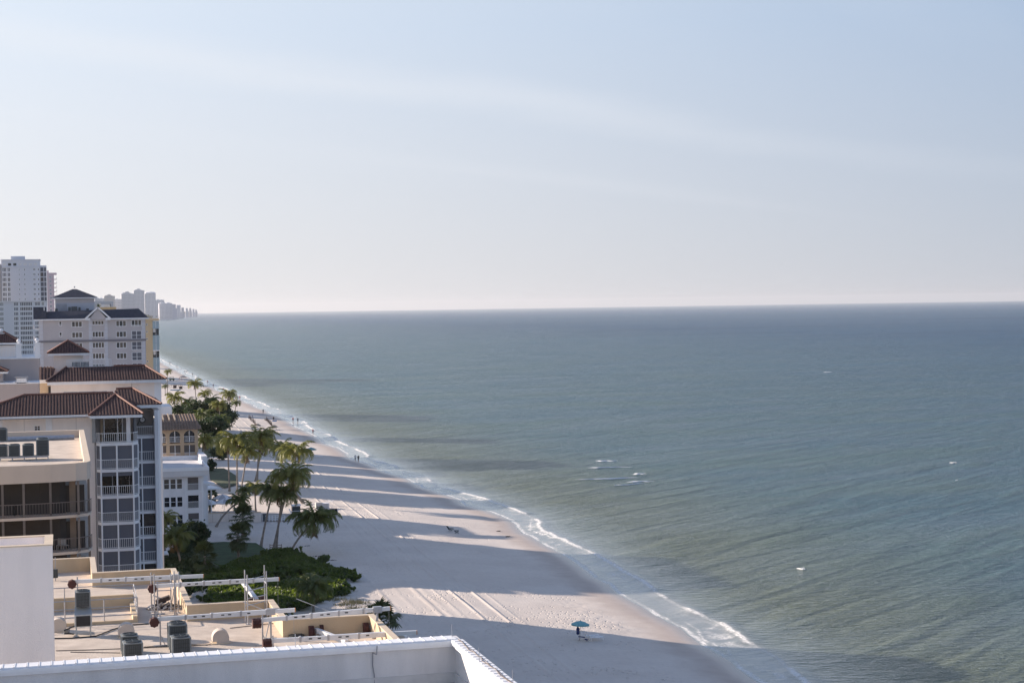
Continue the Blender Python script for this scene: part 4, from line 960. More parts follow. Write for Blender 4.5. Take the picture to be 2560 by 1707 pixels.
# ================================================================== G: grey building with slate mansard
YG = 483.
Gb = empty('grey_gabled_building', (0, 485, 0), 'grey condominium with white quoins, dark slate roof and central gable', 'building')
gx = lambda x: PY(x, 850, YG).x
gz = lambda x, y: PY(x, y, YG).z
zeG = gz(97.6, 799.5); gx0, gx1 = gx(97.6), gx(364.5)
ops = []
row = 26.3*YG/4300
for k in range(9):
    def rr2(x0, x1, y0, y1, n, pm=curtain, tr=None):
        z1_, z0_ = gz((x0+x1)/2, y0)-k*row, gz((x0+x1)/2, y1)-k*row
        if z0_ < 3: return
        ops.append((gx(x0), gx(x1), z0_, z1_, n, pm)+((tr,) if tr else ()))
    rr2(148, 155.5, 803, 814.5, 1, curtain, (.3,)); rr2(179.7, 206.4, 803, 817.5, 3)
    rr2(230.8, 260.7, 801.3, 812 if k == 0 else 815.8, 4); rr2(290.5, 316.4, 801, 816, 3)
    if k == 0: rr2(329, 354.5, 799.5, 815.3, 3, curtain, (.2,))
    else: rr2(329, 354.5, 799.5, 820.5, 2, screen, (.45,))
facade(Gb, gx0, gx1, 0, zeG, YG, ops, greywall, depth=16, fw_=.13)
# quoins: raised white blocks
qh = 1.02
def quoin(xa_, xb_):
    m = mat('quoin_white', (.62, .62, .66), .7, .05, .5); z = zeG-qh; k = 0
    bm_ = MB(); bm_.box(0, gx(xb_)-gx(xa_), -.12, 0, .04, qh-.04); me = bm_.mesh('quoin_block', m)
    belt = gz(200, 851)
    while z > 12:
        linkmesh('quoin_block', me, Gb, (gx(xa_), YG-485-.002, z)); z -= qh
for a in ((98.3, 108), (222.3, 230.3), (261.7, 269.6), (355, 363)): quoin(*a)
zbelt = gz(230, 851.5); MB().box(gx0-.1, gx1+.1, YG-.3, YG-.125, zbelt-.3, zbelt+.25).build('belt_course', mat('belt_grey', (.22, .21, .23), .8), Gb)
for px_ in (219.5,): pass
# mansard slope
zm = gz(230, 780.5)+.35; e0 = gx(84.5); e1 = gx(372)
m = MB(); m.poly([(e0, YG-1, zeG+.15), (e1, YG-1, zeG+.15), (gx(349), YG+3.2, zm+.5), (gx(118), YG+3.2, zm)], 0)
m.poly([(e1, YG-1, zeG+.15), (e1, YG+17, zeG+.15), (gx(349), YG+13, zm), (gx(349), YG+3.2, zm+.5)], 0)
m.poly([(gx(118), YG+3.2, zm), (gx(349), YG+3.2, zm+.5), (gx(349), YG+13, zm), (gx(118), YG+13, zm)], 0)
m.poly([(e1, YG+17, zeG+.15), (e0, YG+17, zeG+.15), (gx(118), YG+13, zm), (gx(349), YG+13, zm)], 0)
m.build('mansard_roof', slate, Gb)
m = MB(); m.prism([(e0, YG-1.05), (gx(117), YG-1.05), (gx(117), YG+6), (e0, YG+6)], zeG+.12, gz(100, 767.5)); 
m.v = [(x, y+(2.2 if (z > zeG+1 and y < YG) else 0), z) for x, y, z in m.v]; m.build('tall_roof_end', slate, Gb)
MB().box(gx(110.8), gx(112.8), YG+.5, YG+1.5, zeG+2, gz(112, 767.5)-.1).build('white_post', white, Gb)
m = MB(); m.box(e0, e1, YG-1.1, YG-.95, zeG-.22, zeG+.13); m.box(e0, e1, YG-.95, YG, zeG-.22, zeG-.1); m.box(e1-.2, e1, YG-.95, YG+17, zeG-.22, zeG+.13); m.build('fascia', white, Gb)
ap = (gx(245.7), gz(245.7, 772.5)+.2); gl, grr = gx(214), gx(277)
m = MB(); m.v = [(gl+.8, YG-1.3, zeG-.2), (grr-.8, YG-1.3, zeG-.2), (ap[0], YG-1.3, ap[1]), (gl+.8, YG+4, zeG-.2), (grr-.8, YG+4, zeG-.2), (ap[0], YG+4, ap[1])]
m.f = [(0, 1, 2), (3, 5, 4), (0, 2, 5, 3), (1, 4, 5, 2), (0, 3, 4, 1)]; m.m = [0]*5; m.build('gable_wall', greywall, Gb)
for s_, xx in ((-1, gl), (1, grr)):
    MB().bar((xx, YG-1.6, zeG+.05), (ap[0], YG-1.6, ap[1]+.25), .4, .42).build('gable_trim', white, Gb)
    m = MB(); m.poly([(xx, YG-1.8, zeG+.28), (ap[0], YG-1.8, ap[1]+.5), (ap[0], YG+5, ap[1]+.5), (xx, YG+5, zeG+.28)]); m.build('gable_roof', slate, Gb)
    MB().box(xx-(.0 if s_ < 0 else 1.3), xx+(1.3 if s_ < 0 else 0), YG-1.75, YG-1.3, zeG-.35, zeG+.3).build('gable_return', white, Gb)
YT = YG+9; tx = lambda x: PY(x, 760, YT).x; tz = lambda y: PY(190, y, YT).z
m = MB(); m.box(tx(138), tx(236), YT, YT+9, zm-1, tz(746.5)); m.build('penthouse_wall', mat('penthouse_blue_white', (.50, .52, .58), .8, .04), Gb)
MB().box(tx(138)-.02, tx(236)+.02, YT-.05, YT, tz(757), tz(747.5)).build('penthouse_band', greywall, Gb)
MB().box(tx(139), tx(167), YT-.06, YT, tz(779), tz(759)).build('penthouse_screen', mat('pent_grey', (.36, .37, .41), .8), Gb)
hip_roof(Gb, tx(136), tx(238), YT, YT+9, tz(746.5)+.35, 2.35, .7, m_=slate, cap=None, tiles=False, ridge_in=5.6)
for px_, w_, hh in ((186, 1.6, 1.0), (174, .7, .9), (199, .6, .8), (219, .7, .4), (141, .8, .5)):
    p = PY(px_, 779, YT-2); MB().box(p.x-w_/2, p.x+w_/2, YT-2, YT-1, zm, zm+hh+.3).build('roof_unit', acgrey, Gb)
MB().path([(tx(188.5), YT+3, tz(724)), (tx(188.5), YT+3, tz(718))], .05, 5).build('antenna_mast', galv, Gb)
# quick flag-like weather vane dot above
m = MB(); m.lathe((tx(187), YT+3, tz(719)), [(.01, 0), (.2, .15), (.2, .3), (.01, .45)], 8); m.build('antenna_head', galv, Gb)
# warm sunlit balconies on the left side of G
for k in range(4):
    zz_ = zeG-1-k*row; MB().box(gx0-1.4, gx0-.02, YG+1, YG+5, zz_-1.6, zz_-1.4).build('side_balcony', white, Gb); MB().box(gx0-1.4, gx0-1.3, YG+1, YG+5, zz_-1.4, zz_-.5).build('balcony_parapet', cream, Gb)
# AC-yellow building behind
YY_ = 560.; yx = lambda x: PY(x, 850, YY_).x
Yb = empty('yellow_building', (0, 560, 0), 'yellow building with blue glass sea balconies just right of the grey gabled one', 'building')
yo = []
for py_ in (811, 829, 847, 903):
    yo.append((yx(365.3), yx(370), PY(367, py_+2.2, YY_).z, PY(367, py_-2.2, YY_).z, 1, glass))
facade(Yb, yx(340), yx(382), 0, PY(375, 797, YY_).z, YY_, yo, yellow, depth=16)
MB().box(yx(340), yx(398.5), YY_-.3, YY_+16, PY(390, 801.5, YY_).z, PY(390, 796.5, YY_).z).build('roof_band', yellow, Yb)
frm = 18.2*YY_/4300
for k in range(12):
    zt_ = PY(390, 803, YY_).z-k*frm
    if zt_ < 4: break
    m = MB(); m.box(yx(382), yx(398), YY_-.2, YY_+14, zt_-frm, zt_-frm+.3); m.build('balcony_slab', white if k in (3,) else bluegl, Yb)
    if k in (1, 4): MB().box(yx(382), yx(398), YY_+1, YY_+1.1, zt_-frm+.3, zt_).build('open_balcony', glass, Yb); MB().box(yx(383), yx(389), YY_+.8, YY_+.9, zt_-frm*.5, zt_).build('pale_blind', white, Yb)
    else: MB().box(yx(382), yx(398.3), YY_-.05, YY_+14, zt_-frm+.3, zt_).build('balcony_glass', bluegl, Yb)
    MB().box(yx(389.8), yx(390.4), YY_-.12, YY_-.06, zt_-frm+.3, zt_).build('mullion', white, Yb)
def simple_block(name, lab, Y, x0, x1, ytop, depth, mt, group=None, ybot=None):
    a, b_ = PY(x0, 790, Y).x, PY(x1, 790, Y).x; zt_ = PY((x0+x1)/2, ytop, Y).z
    t = empty(name, (a, Y, 0), lab, 'building', group); MB().box(a, b_, Y, Y+depth, 0, zt_).build('wall', mt, t); return t, a, b_, zt_
bw = mat('pale_blue_stucco', (.42, .48, .56), .8, .04, .1)
t, a, b_, z_ = simple_block('pale_blue_frame_building', 'pale blue building with open roof frame right of the slate penthouse', 690, 236, 291, 775, 20, bw)
px = lambda x: PY(x, 790, 690).x
zt_ = PY(260, 753, 690).z; m = MB(); m.box(px(236), px(284), 690, 704, zt_-1.2, zt_); m.box(px(277.5), px(284), 690, 704, z_, zt_-1.2); m.box(px(236), px(243), 690, 704, z_, zt_-1.2); m.build('roof_frame', bw, t)
t, a, b_, z_ = simple_block('ochre_roof_house', 'ochre roof storey in front of the pale blue frame', 670, 243, 291, 767.5, 12, mat('ochre', (.62, .44, .24), .8, .05))
p = PY(246.5, 767, 672); m = MB()
for k in range(50):
    a = rng.uniform(0, 6.28); l = rng.uniform(.5, 1.5); e_ = rng.uniform(.1, 1.2); d_ = Vector((cos(a)*cos(e_), sin(a)*cos(e_), sin(e_)))*l; s_ = Vector((-sin(a), cos(a), 0))*.14
    m.poly([(p.x, 672, p.z-.3), tuple(Vector((p.x, 672, p.z))+d_+s_), tuple(Vector((p.x, 672, p.z))+d_-s_)])
tag(m.build('roof_palm', leafd), 'tiny dark palm top on the ochre roof storey', 'palm tree')

# ================================================================== H: towers at the left
def tower_block(name, lab, Y, x0, x1, ytop, depth, mt, floors, cols, y1, fp, group=None):
    """cols: (px0, px1, kind, panes): kind w window, b balcony"""
    X = lambda x: PY(x, 760, Y).x; Zz = lambda y: PY((x0+x1)/2, y, Y).z
    t = empty(name, (X(x0), Y, 0), lab, 'building', group); zt_ = Zz(ytop); ops = []; fh_ = fp*Y/4300
    for k in range(floors):
        zc_ = Zz(y1)-k*fh_
        for (a, b_, kd, n_) in cols:
            if kd == 'w': ops.append((X(a), X(b_), zc_-fh_*.27, zc_+fh_*.23, n_, glass))
            else: ops.append((X(a), X(b_), zc_-fh_*.42, zc_+fh_*.42, n_, screen if rng.random() < .75 else screen2))
    ops = [o for o in ops if o[2] > 4]
    facade(t, X(x0), X(x1), 0, zt_, Y, ops, mt, depth=depth, frame=white, fw_=.22)
    return t, X, Zz, fh_
YH = 1080.
t, X, Zz, fh_ = tower_block('white_tower', 'tall white apartment tower with stepped crown at the left edge', YH, 5, 102, 650, 22, tower, 12,
    [(7, 18, 'b', 3), (20, 27.5, 'b', 2), (48, 51, 'w', 1), (61.5, 65, 'w', 1), (84.3, 90.6, 'w', 2), (95.5, 99.6, 'w', 1)], 674, 11.8)
m = MB(); m.box(X(29), X(64), YH+4, YH+14, Zz(650)-1, Zz(640)); m.build('roof_penthouse', tower, t)
m = MB(); m.box(X(5)-.3, X(102)+.3, YH-.5, YH+22, Zz(668.3), Zz(666.5)); m.box(X(5)-.3, X(102)+.3, YH-.5, YH+22, Zz(650), Zz(648.5)); m.build('cornice', tower, t)
for k in range(7):
    xx = X(13+k*13); MB().box(xx-.9, xx+.9, YH-.12, YH-.02, Zz(664), Zz(658)).build('arch_opening', glass if k in (1, 2) else mat('pale_gap', (.75, .72, .70), .8), t)  # arch openings drawn as dark and pale panels on the wall
m = MB(); m.box(X(33), X(70), YH-.6, YH, Zz(1000), Zz(668.4)); 
m2 = MB(); m2.box(X(102), X(117.6), YH+1, YH+20, 0, Zz(664)); m2.build('right_bay_wall', tower, t)
for k in range(18):
    z0_ = Zz(679)-k*fh_
    if z0_ < 5: break
    for a_, b2 in ((103, 110), (112, 117)):
        MB().box(X(a_), X(b2), YH+.7, YH+.98, z0_, z0_+fh_*.78).build('balcony', screen2 if (k in (1, 2) and a_ == 103) else screen, t)
t, X, Zz, fh_ = tower_block('white_midrise', 'white mid rise block with wide balcony bands in front of the tall tower', 1000., -6, 116, 753, 25, tower, 11,
    [(-5, 9, 'b', 5), (34, 46, 'b', 3), (49.5, 81, 'b', 7), (86.5, 101, 'b', 4), (103.5, 110, 'b', 2)], 760, 11.6)
MB().box(X(-6), X(118), 999.4, 1025, Zz(754.5), Zz(752.5)).build('roof_band', tower, t)
t, X, Zz, fh_ = tower_block('pink_tower', 'slim pink tower with balconies sticking out towards the sea', 1270., 118.6, 136, 682, 18, pink, 20, [(124.5, 130, 'w', 2)], 693, 9.95)
MB().box(X(118.6), X(123), 1272, 1285, Zz(683), Zz(676)).build('roof_step', pink, t)
for k in range(22):
    z0_ = Zz(698.6)-k*fh_
    if z0_ < 4: break
    MB().box(X(136), X(143), 1271, 1284, z0_, z0_+.35).build('balcony_slab', pink, t); MB().box(X(142.3), X(143), 1271, 1284, z0_+.35, z0_+1.7).build('balcony_rail', bluegl, t)
MB().box(X(136), X(143.2), 1271, 1284, Zz(686.5), Zz(682)).build('roof_canopy', pink, t)
t, a, b_, z_ = simple_block('domed_tower_edge', 'tan tower edge with dark cap cut off by the left border', 1050, -12, 4.2, 661, 20, mat('tower_tan', (.42, .38, .36), .8))
MB().lathe(((a+b_)/2-.5, 1055, z_), [((b_-a)*.55, 0), ((b_-a)*.5, .8), ((b_-a)*.2, 2.0), (.01, 2.2)], 16).build('cap', slate, t)

# ================================================================== far city along the coast
farw = [mat('far_white', (.78, .77, .80), .8, .04, .01), mat('far_grey', (.62, .62, .67), .8, .04, .01), mat('far_tan', (.66, .60, .57), .8, .04, .01)]  # distant walls paled, part of the haze is put into their colour
farwin = mat('far_window', (.36, .37, .41), .6)
FC = [  # x0,x1,ytop,Y,material,label,crown
 (237, 261, 746, 3300, 0, 'pale low far block just above the pale blue frame', 0), (261, 288, 740, 3600, 2, 'stepped far block with sunlit notches left of the far towers', 1),
 (288, 305, 748, 3700, 0, 'small far block between the stepped block and the far towers', 0), (304, 336, 734, 4200, 1, 'broad grey far tower, left of the three tallest', 1),
 (335, 362, 726, 4500, 1, 'tallest far tower with a small roof box', 1), (362.5, 390, 733, 5200, 0, 'far tower with a rounded top, right of the tallest', 2),
 (389, 411, 750, 6400, 0, 'far slab stepping down right of the rounded tower', 0), (398, 431, 758, 9800, 0, 'wide white far block at the first water edge', 0),
 (431, 440, 761, 10800, 1, 'narrow grey far block right of the wide white one', 0), (441, 452, 763, 11200, 0, 'pale far block with blind side before the low coast', 0),
 (453, 463, 769, 12300, 1, 'low far block first after the gap', 0), (464, 472, 770.5, 12800, 0, 'low far block second after the gap', 0), (473, 480, 770, 13500, 1, 'low far block third, slightly higher', 0),
 (481, 488, 772.5, 14200, 0, 'low far block fourth towards the headland', 0), (488, 494, 774, 15000, 1, 'last far block before the headland tip', 0),
 (311, 330, 752, 5600, 2, 'far block peeping between the broad tower and its neighbour', 0), (345, 376, 762, 7600, 0, 'low wide far slab below the tallest tower', 0), (374, 398, 760, 8300, 1, 'low grey far slab below the rounded tower', 0)]
for x0, x1, yt, Y, mi, lab, cr_ in FC:
    if Y < 9000: Y = 4000+Y*1.1
    a, b_ = PY(x0, 780, Y).x, PY(x1, 780, Y).x; zt_ = PY((x0+x1)/2, yt, Y).z; w = b_-a
    if x0 >= 450: b_ = a+(b_-a)*.72
    w = b_-a
    t = empty('far_building', (a, Y, 0), lab, 'building', 'far buildings along the coast'); MB().box(a, b_, Y, Y+w*.8, 0, zt_).build('wall', farw[mi], t)
    nb = max(3, int((x1-x0)/3.2)); m = MB(); fh_ = 3.4 if Y < 6000 else 7.
    for i in range(nb):
        xa_ = a+w*(i+.22)/nb; xb_ = a+w*(i+.72)/nb; z = 6
        while z < zt_-4: m.box(xa_, xb_, Y-.4, Y-.05, z, z+fh_*.55, skip='ktb'); z += fh_
    m.build('window_bands', farwin, t, kind='stuff')
    m = MB(); m.box(a+w*.1, a+w*.45, Y+2, Y+w*.5, zt_, zt_+w*.08); m.box(a+w*.6, a+w*.8, Y+2, Y+w*.4, zt_, zt_+w*.05); m.build('roof_plant', farw[mi], t)
    if x0 >= 398: MB().box(b_, b_+w*.35, Y+1, Y+w*.7, 0, zt_*(.45+.25*((x0*7) % 3)/2)).build('low_wing', farw[(mi+1) % 2], t)
    if cr_ == 1: MB().box(a+w*.3, a+w*.62, Y+1, Y+w*.6, zt_, zt_+w*.16).build('roof_box', farw[mi], t)
    if cr_ == 2: MB().lathe(((a+b_)/2, Y+w*.4, zt_), [(w*.5, 0), (w*.46, w*.07), (w*.3, w*.12), (.01, w*.14)], 20).build('rounded_crown', farw[mi], t)
# tree belt along the far shore: one mass nobody could count
def leafmass(name, P0, size, mt, seed=1, kind='stuff', label=None, cat=None, flat=.0, parent=None):
    r_ = np.random.RandomState(seed); P0 = np.asarray(P0); n = len(P0)
    a = r_.randn(n, 3); a /= np.linalg.norm(a, axis=1)[:, None]; b = r_.randn(n, 3); b -= (b*a).sum(1)[:, None]*a; b /= np.linalg.norm(b, axis=1)[:, None]
    s = (size*(.6+.8*r_.rand(n)))[:, None] if np.ndim(size) == 0 else (size*(.6+.8*r_.rand(n)))[:, None]
    V = np.stack([P0-a*s, P0-b*s*.6, P0+a*s, P0+b*s*.6], 1).reshape(-1, 3); F = np.arange(4*n).reshape(n, 4)
    o = npmesh(name, V, F, mt)
    if parent is not None:
        o.parent = parent; V2 = V-np.array(parent.location)[None]; o.data.vertices.foreach_set('co', V2.astype(np.float32).ravel())
    if kind: o['kind'] = kind
    if label: tag(o, label, cat)
    return o
pts = []
for Y0, Y1, n_, s_ in ((6000, 19500, 4200, 1), (2600, 6000, 1200, 1)):
    Yv = R.uniform(Y0, Y1, n_); Xv = np.interp(Yv, SY, SX)-30-R.rand(n_)*250; pts.append(np.stack([Xv, Yv, 3+R.rand(n_)*np.interp(Yv, [3000, 9000, 16000], [11, 18, 34])], -1))
leafmass('far_tree_belt', np.concatenate(pts), 14., mat('far_tree', (.05, .07, .04), .9), 2, label='hazy dark belt of trees along the far shore', cat='trees')
# garden trees hiding the street level inland of the towers
pts = np.stack([R.uniform(-120, 22, 5000), R.uniform(520, 1500, 5000), 2+R.rand(5000)*9], -1); pts = pts[~((pts[:, 1] < 600) & (pts[:, 0] > 0))]
pts = pts[pts[:, 0] < 30]
leafmass('inland_tree_belt', pts, 2.6, leafd, 3, label='dark mass of garden trees between the towers and the beach road', cat='trees')

# ================================================================== J: white low building, K: arcaded tan building
YJ = 295.; jx = lambda x: PY(x, 1200, YJ).x; jz = lambda y: PY(450, y, YJ).z
J = empty('white_beach_building', (0, 297, 0), 'white low rise with flat white roof deck and screened balconies beside the palms', 'building')
zp1 = jz(1167.5); zp0 = jz(1190); jr = jx(509); flj = 44.6*YJ/4300
ops = []
for k in range(3):
    y0 = 1196+k*44.8
    for j in range(3): ops.append((jx(409+j*16.2), jx(423.5+j*16.2), jz(y0+26), jz(y0), 1, (curtain, glass, glass)[k] if j != 1 or k else curtain, (.5,)))
    ops.append((jx(468), jx(497), jz(y0+31), jz(y0-3), 1, screen2 if k != 1 else glass))
facade(J, jx(392), jr, 1.5, zp0-.02, YJ, ops, wallwhite, depth=24, fw_=.08)
for k in range(3):
    y0 = 1196+k*44.8; railing(J, (jx(468), YJ-.1, jz(y0+31)), (jx(497.3), YJ-.1, jz(y0+31)), 1.15, .17, white, .045)
    MB().box(jx(462), jr+.05, YJ-.12, YJ-.005, jz(y0+36), jz(y0+32.5)).build('floor_band', white, J)
for px_ in (464, 505): MB().box(jx(px_)-.12, jx(px_)+.12, YJ-.1, YJ-.006, 1.5, zp0-.05).build('pilaster', white, J)
ov = jx(522); yk = PZ(450, 1141, zp1).y
m = MB(); m.box(jx(392), ov, YJ-1.2, yk, zp0, zp1-.55); m.build('roof_deck', mat('deck_white', (.66, .64, .63), .8, .05, .4), J)
m = MB(); m.box(jx(392), ov, YJ-1.2, YJ-.9, zp1-.55, zp1); m.box(ov-.3, ov, YJ-.9, yk, zp1-.55, zp1); m.box(jx(392), ov-.3, yk-.3, yk, zp1-.55, zp1+.15); m.build('roof_parapet', white, J)
MB().box(ov-.2, ov+.9, yk-8, yk+1, 1.5, zp1+.6).build('side_wing_wall', wallwhite, J)
# flat white canopies
for (x0, x1, yy0, yy1, Yc) in ((509, 537, 1208, 1195, 303), (509, 554, 1221, 1211, 309)):
    a, b_ = PY(x0, yy0, Yc), PY(x1, yy0, Yc); zc_ = b_.z
    r_ = empty('entrance_canopy', (a.x, Yc, zc_), 'white flat canopy, '+('upper, smaller' if x1 < 540 else 'lower, longer')+' of the two beside the white building', 'canopy', 'white canopies beside the white building')
    MB().prism([(a.x, Yc), (b_.x, Yc), (b_.x-1.4, Yc+5.5), (a.x, Yc+5.5)], zc_-.15, zc_+.12).build('roof_panel', white, r_)
    for xx in (a.x+.5, b_.x-1.6): MB().bar((xx, Yc+3, 2.2), (xx, Yc+3, zc_-.15), .18).build('post', white, r_)
YK = 319.; kx = lambda x: PY(x, 1080, YK).x; kz = lambda y: PY(450, y, YK).z
K = empty('arcaded_tan_building', (0, 321, 0), 'tan building with arched loggias and brown tile roof behind the white one', 'building')
kw = MB(); kl, kr = kx(385), kx(494.5); ztk = kz(1070)
arches = [(kx(397), kx(414.8)), (kx(423.5), kx(450.5)), (kx(459.5), kx(487))]
zs_, za0, za1 = kz(1090), kz(1106), kz(1137)    # spring line, rail floor, floor below
rad = (arches[1][1]-arches[1][0])/2
# wall pieces between arches, with true arch cut
edges = [kl]+[e for a in arches for e in a]+[kr]
for i in range(0, len(edges), 2): kw.box(edges[i], edges[i+1], YK, YK+.4, 2, ztk)
for a, b_ in arches:
    n = 12; cx_ = (a+b_)/2; rx = (b_-a)/2; zarc = kz(1090); ht = rx
    for j in range(n):
        t0, t1 = pi-pi*j/n, pi-pi*(j+1)/n; p0, p1 = (cx_+rx*cos(t0), zarc+ht*sin(t0)), (cx_+rx*cos(t1), zarc+ht*sin(t1))
        kw.poly([(p0[0], YK, p0[1]), (p1[0], YK, p1[1]), (p1[0], YK, ztk), (p0[0], YK, ztk)]); kw.poly([(p0[0], YK, p0[1]), (p0[0], YK+.4, p0[1]), (p1[0], YK+.4, p1[1]), (p1[0], YK, p1[1])])
    for zz_ in (kz(1108), kz(1147)): kw.box(a, b_, YK+.02, YK+.4, zz_-.35, zz_)
kw.box(kl, kr, YK+2.5, YK+14, 2, ztk); kw.build('wall', tanwall, K)
for a, b_ in arches:
    MB().box(a, b_, YK+.35, YK+.39, kz(1133), kz(1109)).build('brown_screen', screen2, K)
    MB().box(a, b_, YK+1.2, YK+1.3, kz(1108), zarc+rx).build('glazing', glass, K)
    for zz_ in (kz(1105.5), kz(1146)): railing(K, (a, YK+.1, zz_), (b_, YK+.1, zz_), 1.05, .2, white, .05)
    for zz0, zz1 in ((kz(1106), zarc+rx), (kz(1147), kz(1108))): MB().box((a+b_)/2-.05, (a+b_)/2+.05, YK+.15, YK+.25, zz0, zz1).build('mullion', white, K)
tile_plane(K, (kl, YK-1.2, kz(1073)), (kx(503), YK-1.2, kz(1073)), (kx(495), YK+.8, kz(1053)), (kl, YK+.8, kz(1053)), .5, .6, m_=brownroof, r=.2)
tk = YK+.8; p1, p2 = PZ(485, 1034, kz(1053)+1.2), 0
tile_plane(K, (kl, tk, kz(1053)), (kx(495), tk, kz(1053)), (PY(483, 1034, tk+6.5).x, tk+6.5, PY(483, 1034, tk+6.5).z), (kl, tk+6.5, PY(483, 1034, tk+6.5).z), .5, .7, m_=brownroof, r=.16)
for px_ in (404, 419, 433):
    a, b_ = PY(px_+5, 1052, tk), PY(px_, 1036, tk+6); MB().bar(a+Vector((0, 0, .15)), (b_.x, tk+6, b_.z+.15), .25, .12).build('roof_batten', tanfab, K)
# small far low house with white roofs left of the tree clump
t, a, b_, z_ = simple_block('low_white_house', 'low white house roof peeping between tile eaves and dark trees', 400, 398, 425, 1016, 12, wallwhite)

# patio wall and umbrellas
W0, W1 = G(512, 1306), G(653, 1304)
wl = empty('patio_wall', (W0.x, W0.y, 2), 'long beige patio wall between white building and palms', 'wall')
m = MB(); n_ = 7
for k in range(n_):
    a, b_ = W0.lerp(W1, k/n_), W0.lerp(W1, (k+1)/n_); MB().bar((a.x+.04, a.y, 2.9), (b_.x-.04, b_.y, 2.9), .25, 1.75).build('wall_panel', cream, wl)
MB().bar((W0.x, W0.y, 3.83), (W1.x, W1.y, 3.83), .4, .12).build('coping', beigetop, wl)
patio = MB(); patio.prism([(W0.x, W0.y+.2), (W1.x, W1.y+.2), (W1.x, W1.y+12), (W0.x, W1.y+12)], 2.0, 2.9); tag(patio.build('patio', mat('patio_paver', (.45, .40, .36), .9, .15, 1)), kind='structure')
def umbrella(name, loc, R_, hh, mt, lab, seg=8, hub=.5, tilt=(0, 0), group=None, pole=white, striped=False):
    r = empty(name, loc, lab, 'umbrella', group); r.rotation_euler = (*tilt, rng.uniform(0, .6)); m = MB()
    for k in range(seg):
        a0, a1 = 2*pi*k/seg, 2*pi*(k+1)/seg; am = (a0+a1)/2
        prof = [(0, hh), (R_*.5, hh-hub*.35), (R_, hh-hub)]
        for i in range(2):
            (ra_, z0), (rb_, z1) = prof[i], prof[i+1]
            p = [(ra_*cos(a0), ra_*sin(a0), z0), (rb_*cos(a0), rb_*sin(a0), z1), (rb_*cos(am)*.97, rb_*sin(am)*.97, z1+.02), (rb_*cos(a1), rb_*sin(a1), z1), (ra_*cos(a1), ra_*sin(a1), z0)]
            if i == 0: p = [p[0], p[1], p[3]]
            m.poly(p, (k % 2) if striped else 0)
        m.poly([(R_*cos(a0), R_*sin(a0), hh-hub), (R_*cos(a1), R_*sin(a1), hh-hub), (R_*cos(a1), R_*sin(a1), hh-hub-.13), (R_*cos(a0), R_*sin(a0), hh-hub-.13)])
    sub(m, 'canopy', [mt, mat('pale_stripe', (.5, .5, .52), .8)], r); m = MB(); m.bar((0, 0, 0), (0, 0, hh+.08), .05); sub(m, 'pole', pole, r)
    m = MB()
    for k in range(seg): a0 = 2*pi*k/seg; m.bar((0, 0, hh-hub*.9), (R_*.6*cos(a0), R_*.6*sin(a0), hh-hub*.5), .02)
    sub(m, 'ribs', galv, r); return r
for (px_, py_, R_, lab) in ((560, 1251, 1.9, 'front white patio umbrella with pleats above the beige wall'), (556, 1240, 1.8, 'rear white patio umbrella, partly behind the pleated one'), (521, 1253, 1.8, 'white patio umbrella next to the white building corner')):
    Yp = 319 if py_ > 1245 else 326; p = PY(px_, py_, Yp); umbrella('patio_umbrella', (p.x, Yp, 2.9), R_*1.05, p.z-2.9+.4, white, lab, 8, .75, group='white patio umbrellas', striped=True)

# ================================================================== GARDEN: lawn, bushes, palms
def groundpoly(name, px, z, mt, kind='structure', thick=.05):
    pl = []
    for x, y in px: p = G(x, y); pl.append((p.x, p.y))
    m = MB(); zz_ = [land_z(x, y) for x, y in pl]; m.v = [(x, y, zq_+z) for (x, y), zq_ in zip(pl, zz_)]; m.f = [tuple(range(len(pl)))[::-1]]; m.m = [0]
    o = m.build(name, mt); o['kind'] = kind; return o
groundpoly('lawn', [(500, 1360), (560, 1357), (640, 1360), (668, 1378), (660, 1400), (560, 1425), (470, 1440), (440, 1400)], .24, grassm)
groundpoly('grass_verge', [(522, 1172), (560, 1172), (590, 1190), (592, 1212), (560, 1222), (525, 1200)], .22, mat('dry_grass', (.07, .085, .04), .9, .3, .5, .5, 10))
groundpoly('grass_verge', [(505, 1095), (560, 1095), (590, 1110), (560, 1130), (505, 1150)], .22, mat('dry_grass', (.07, .085, .04), .9, .3, .5, .5, 10))
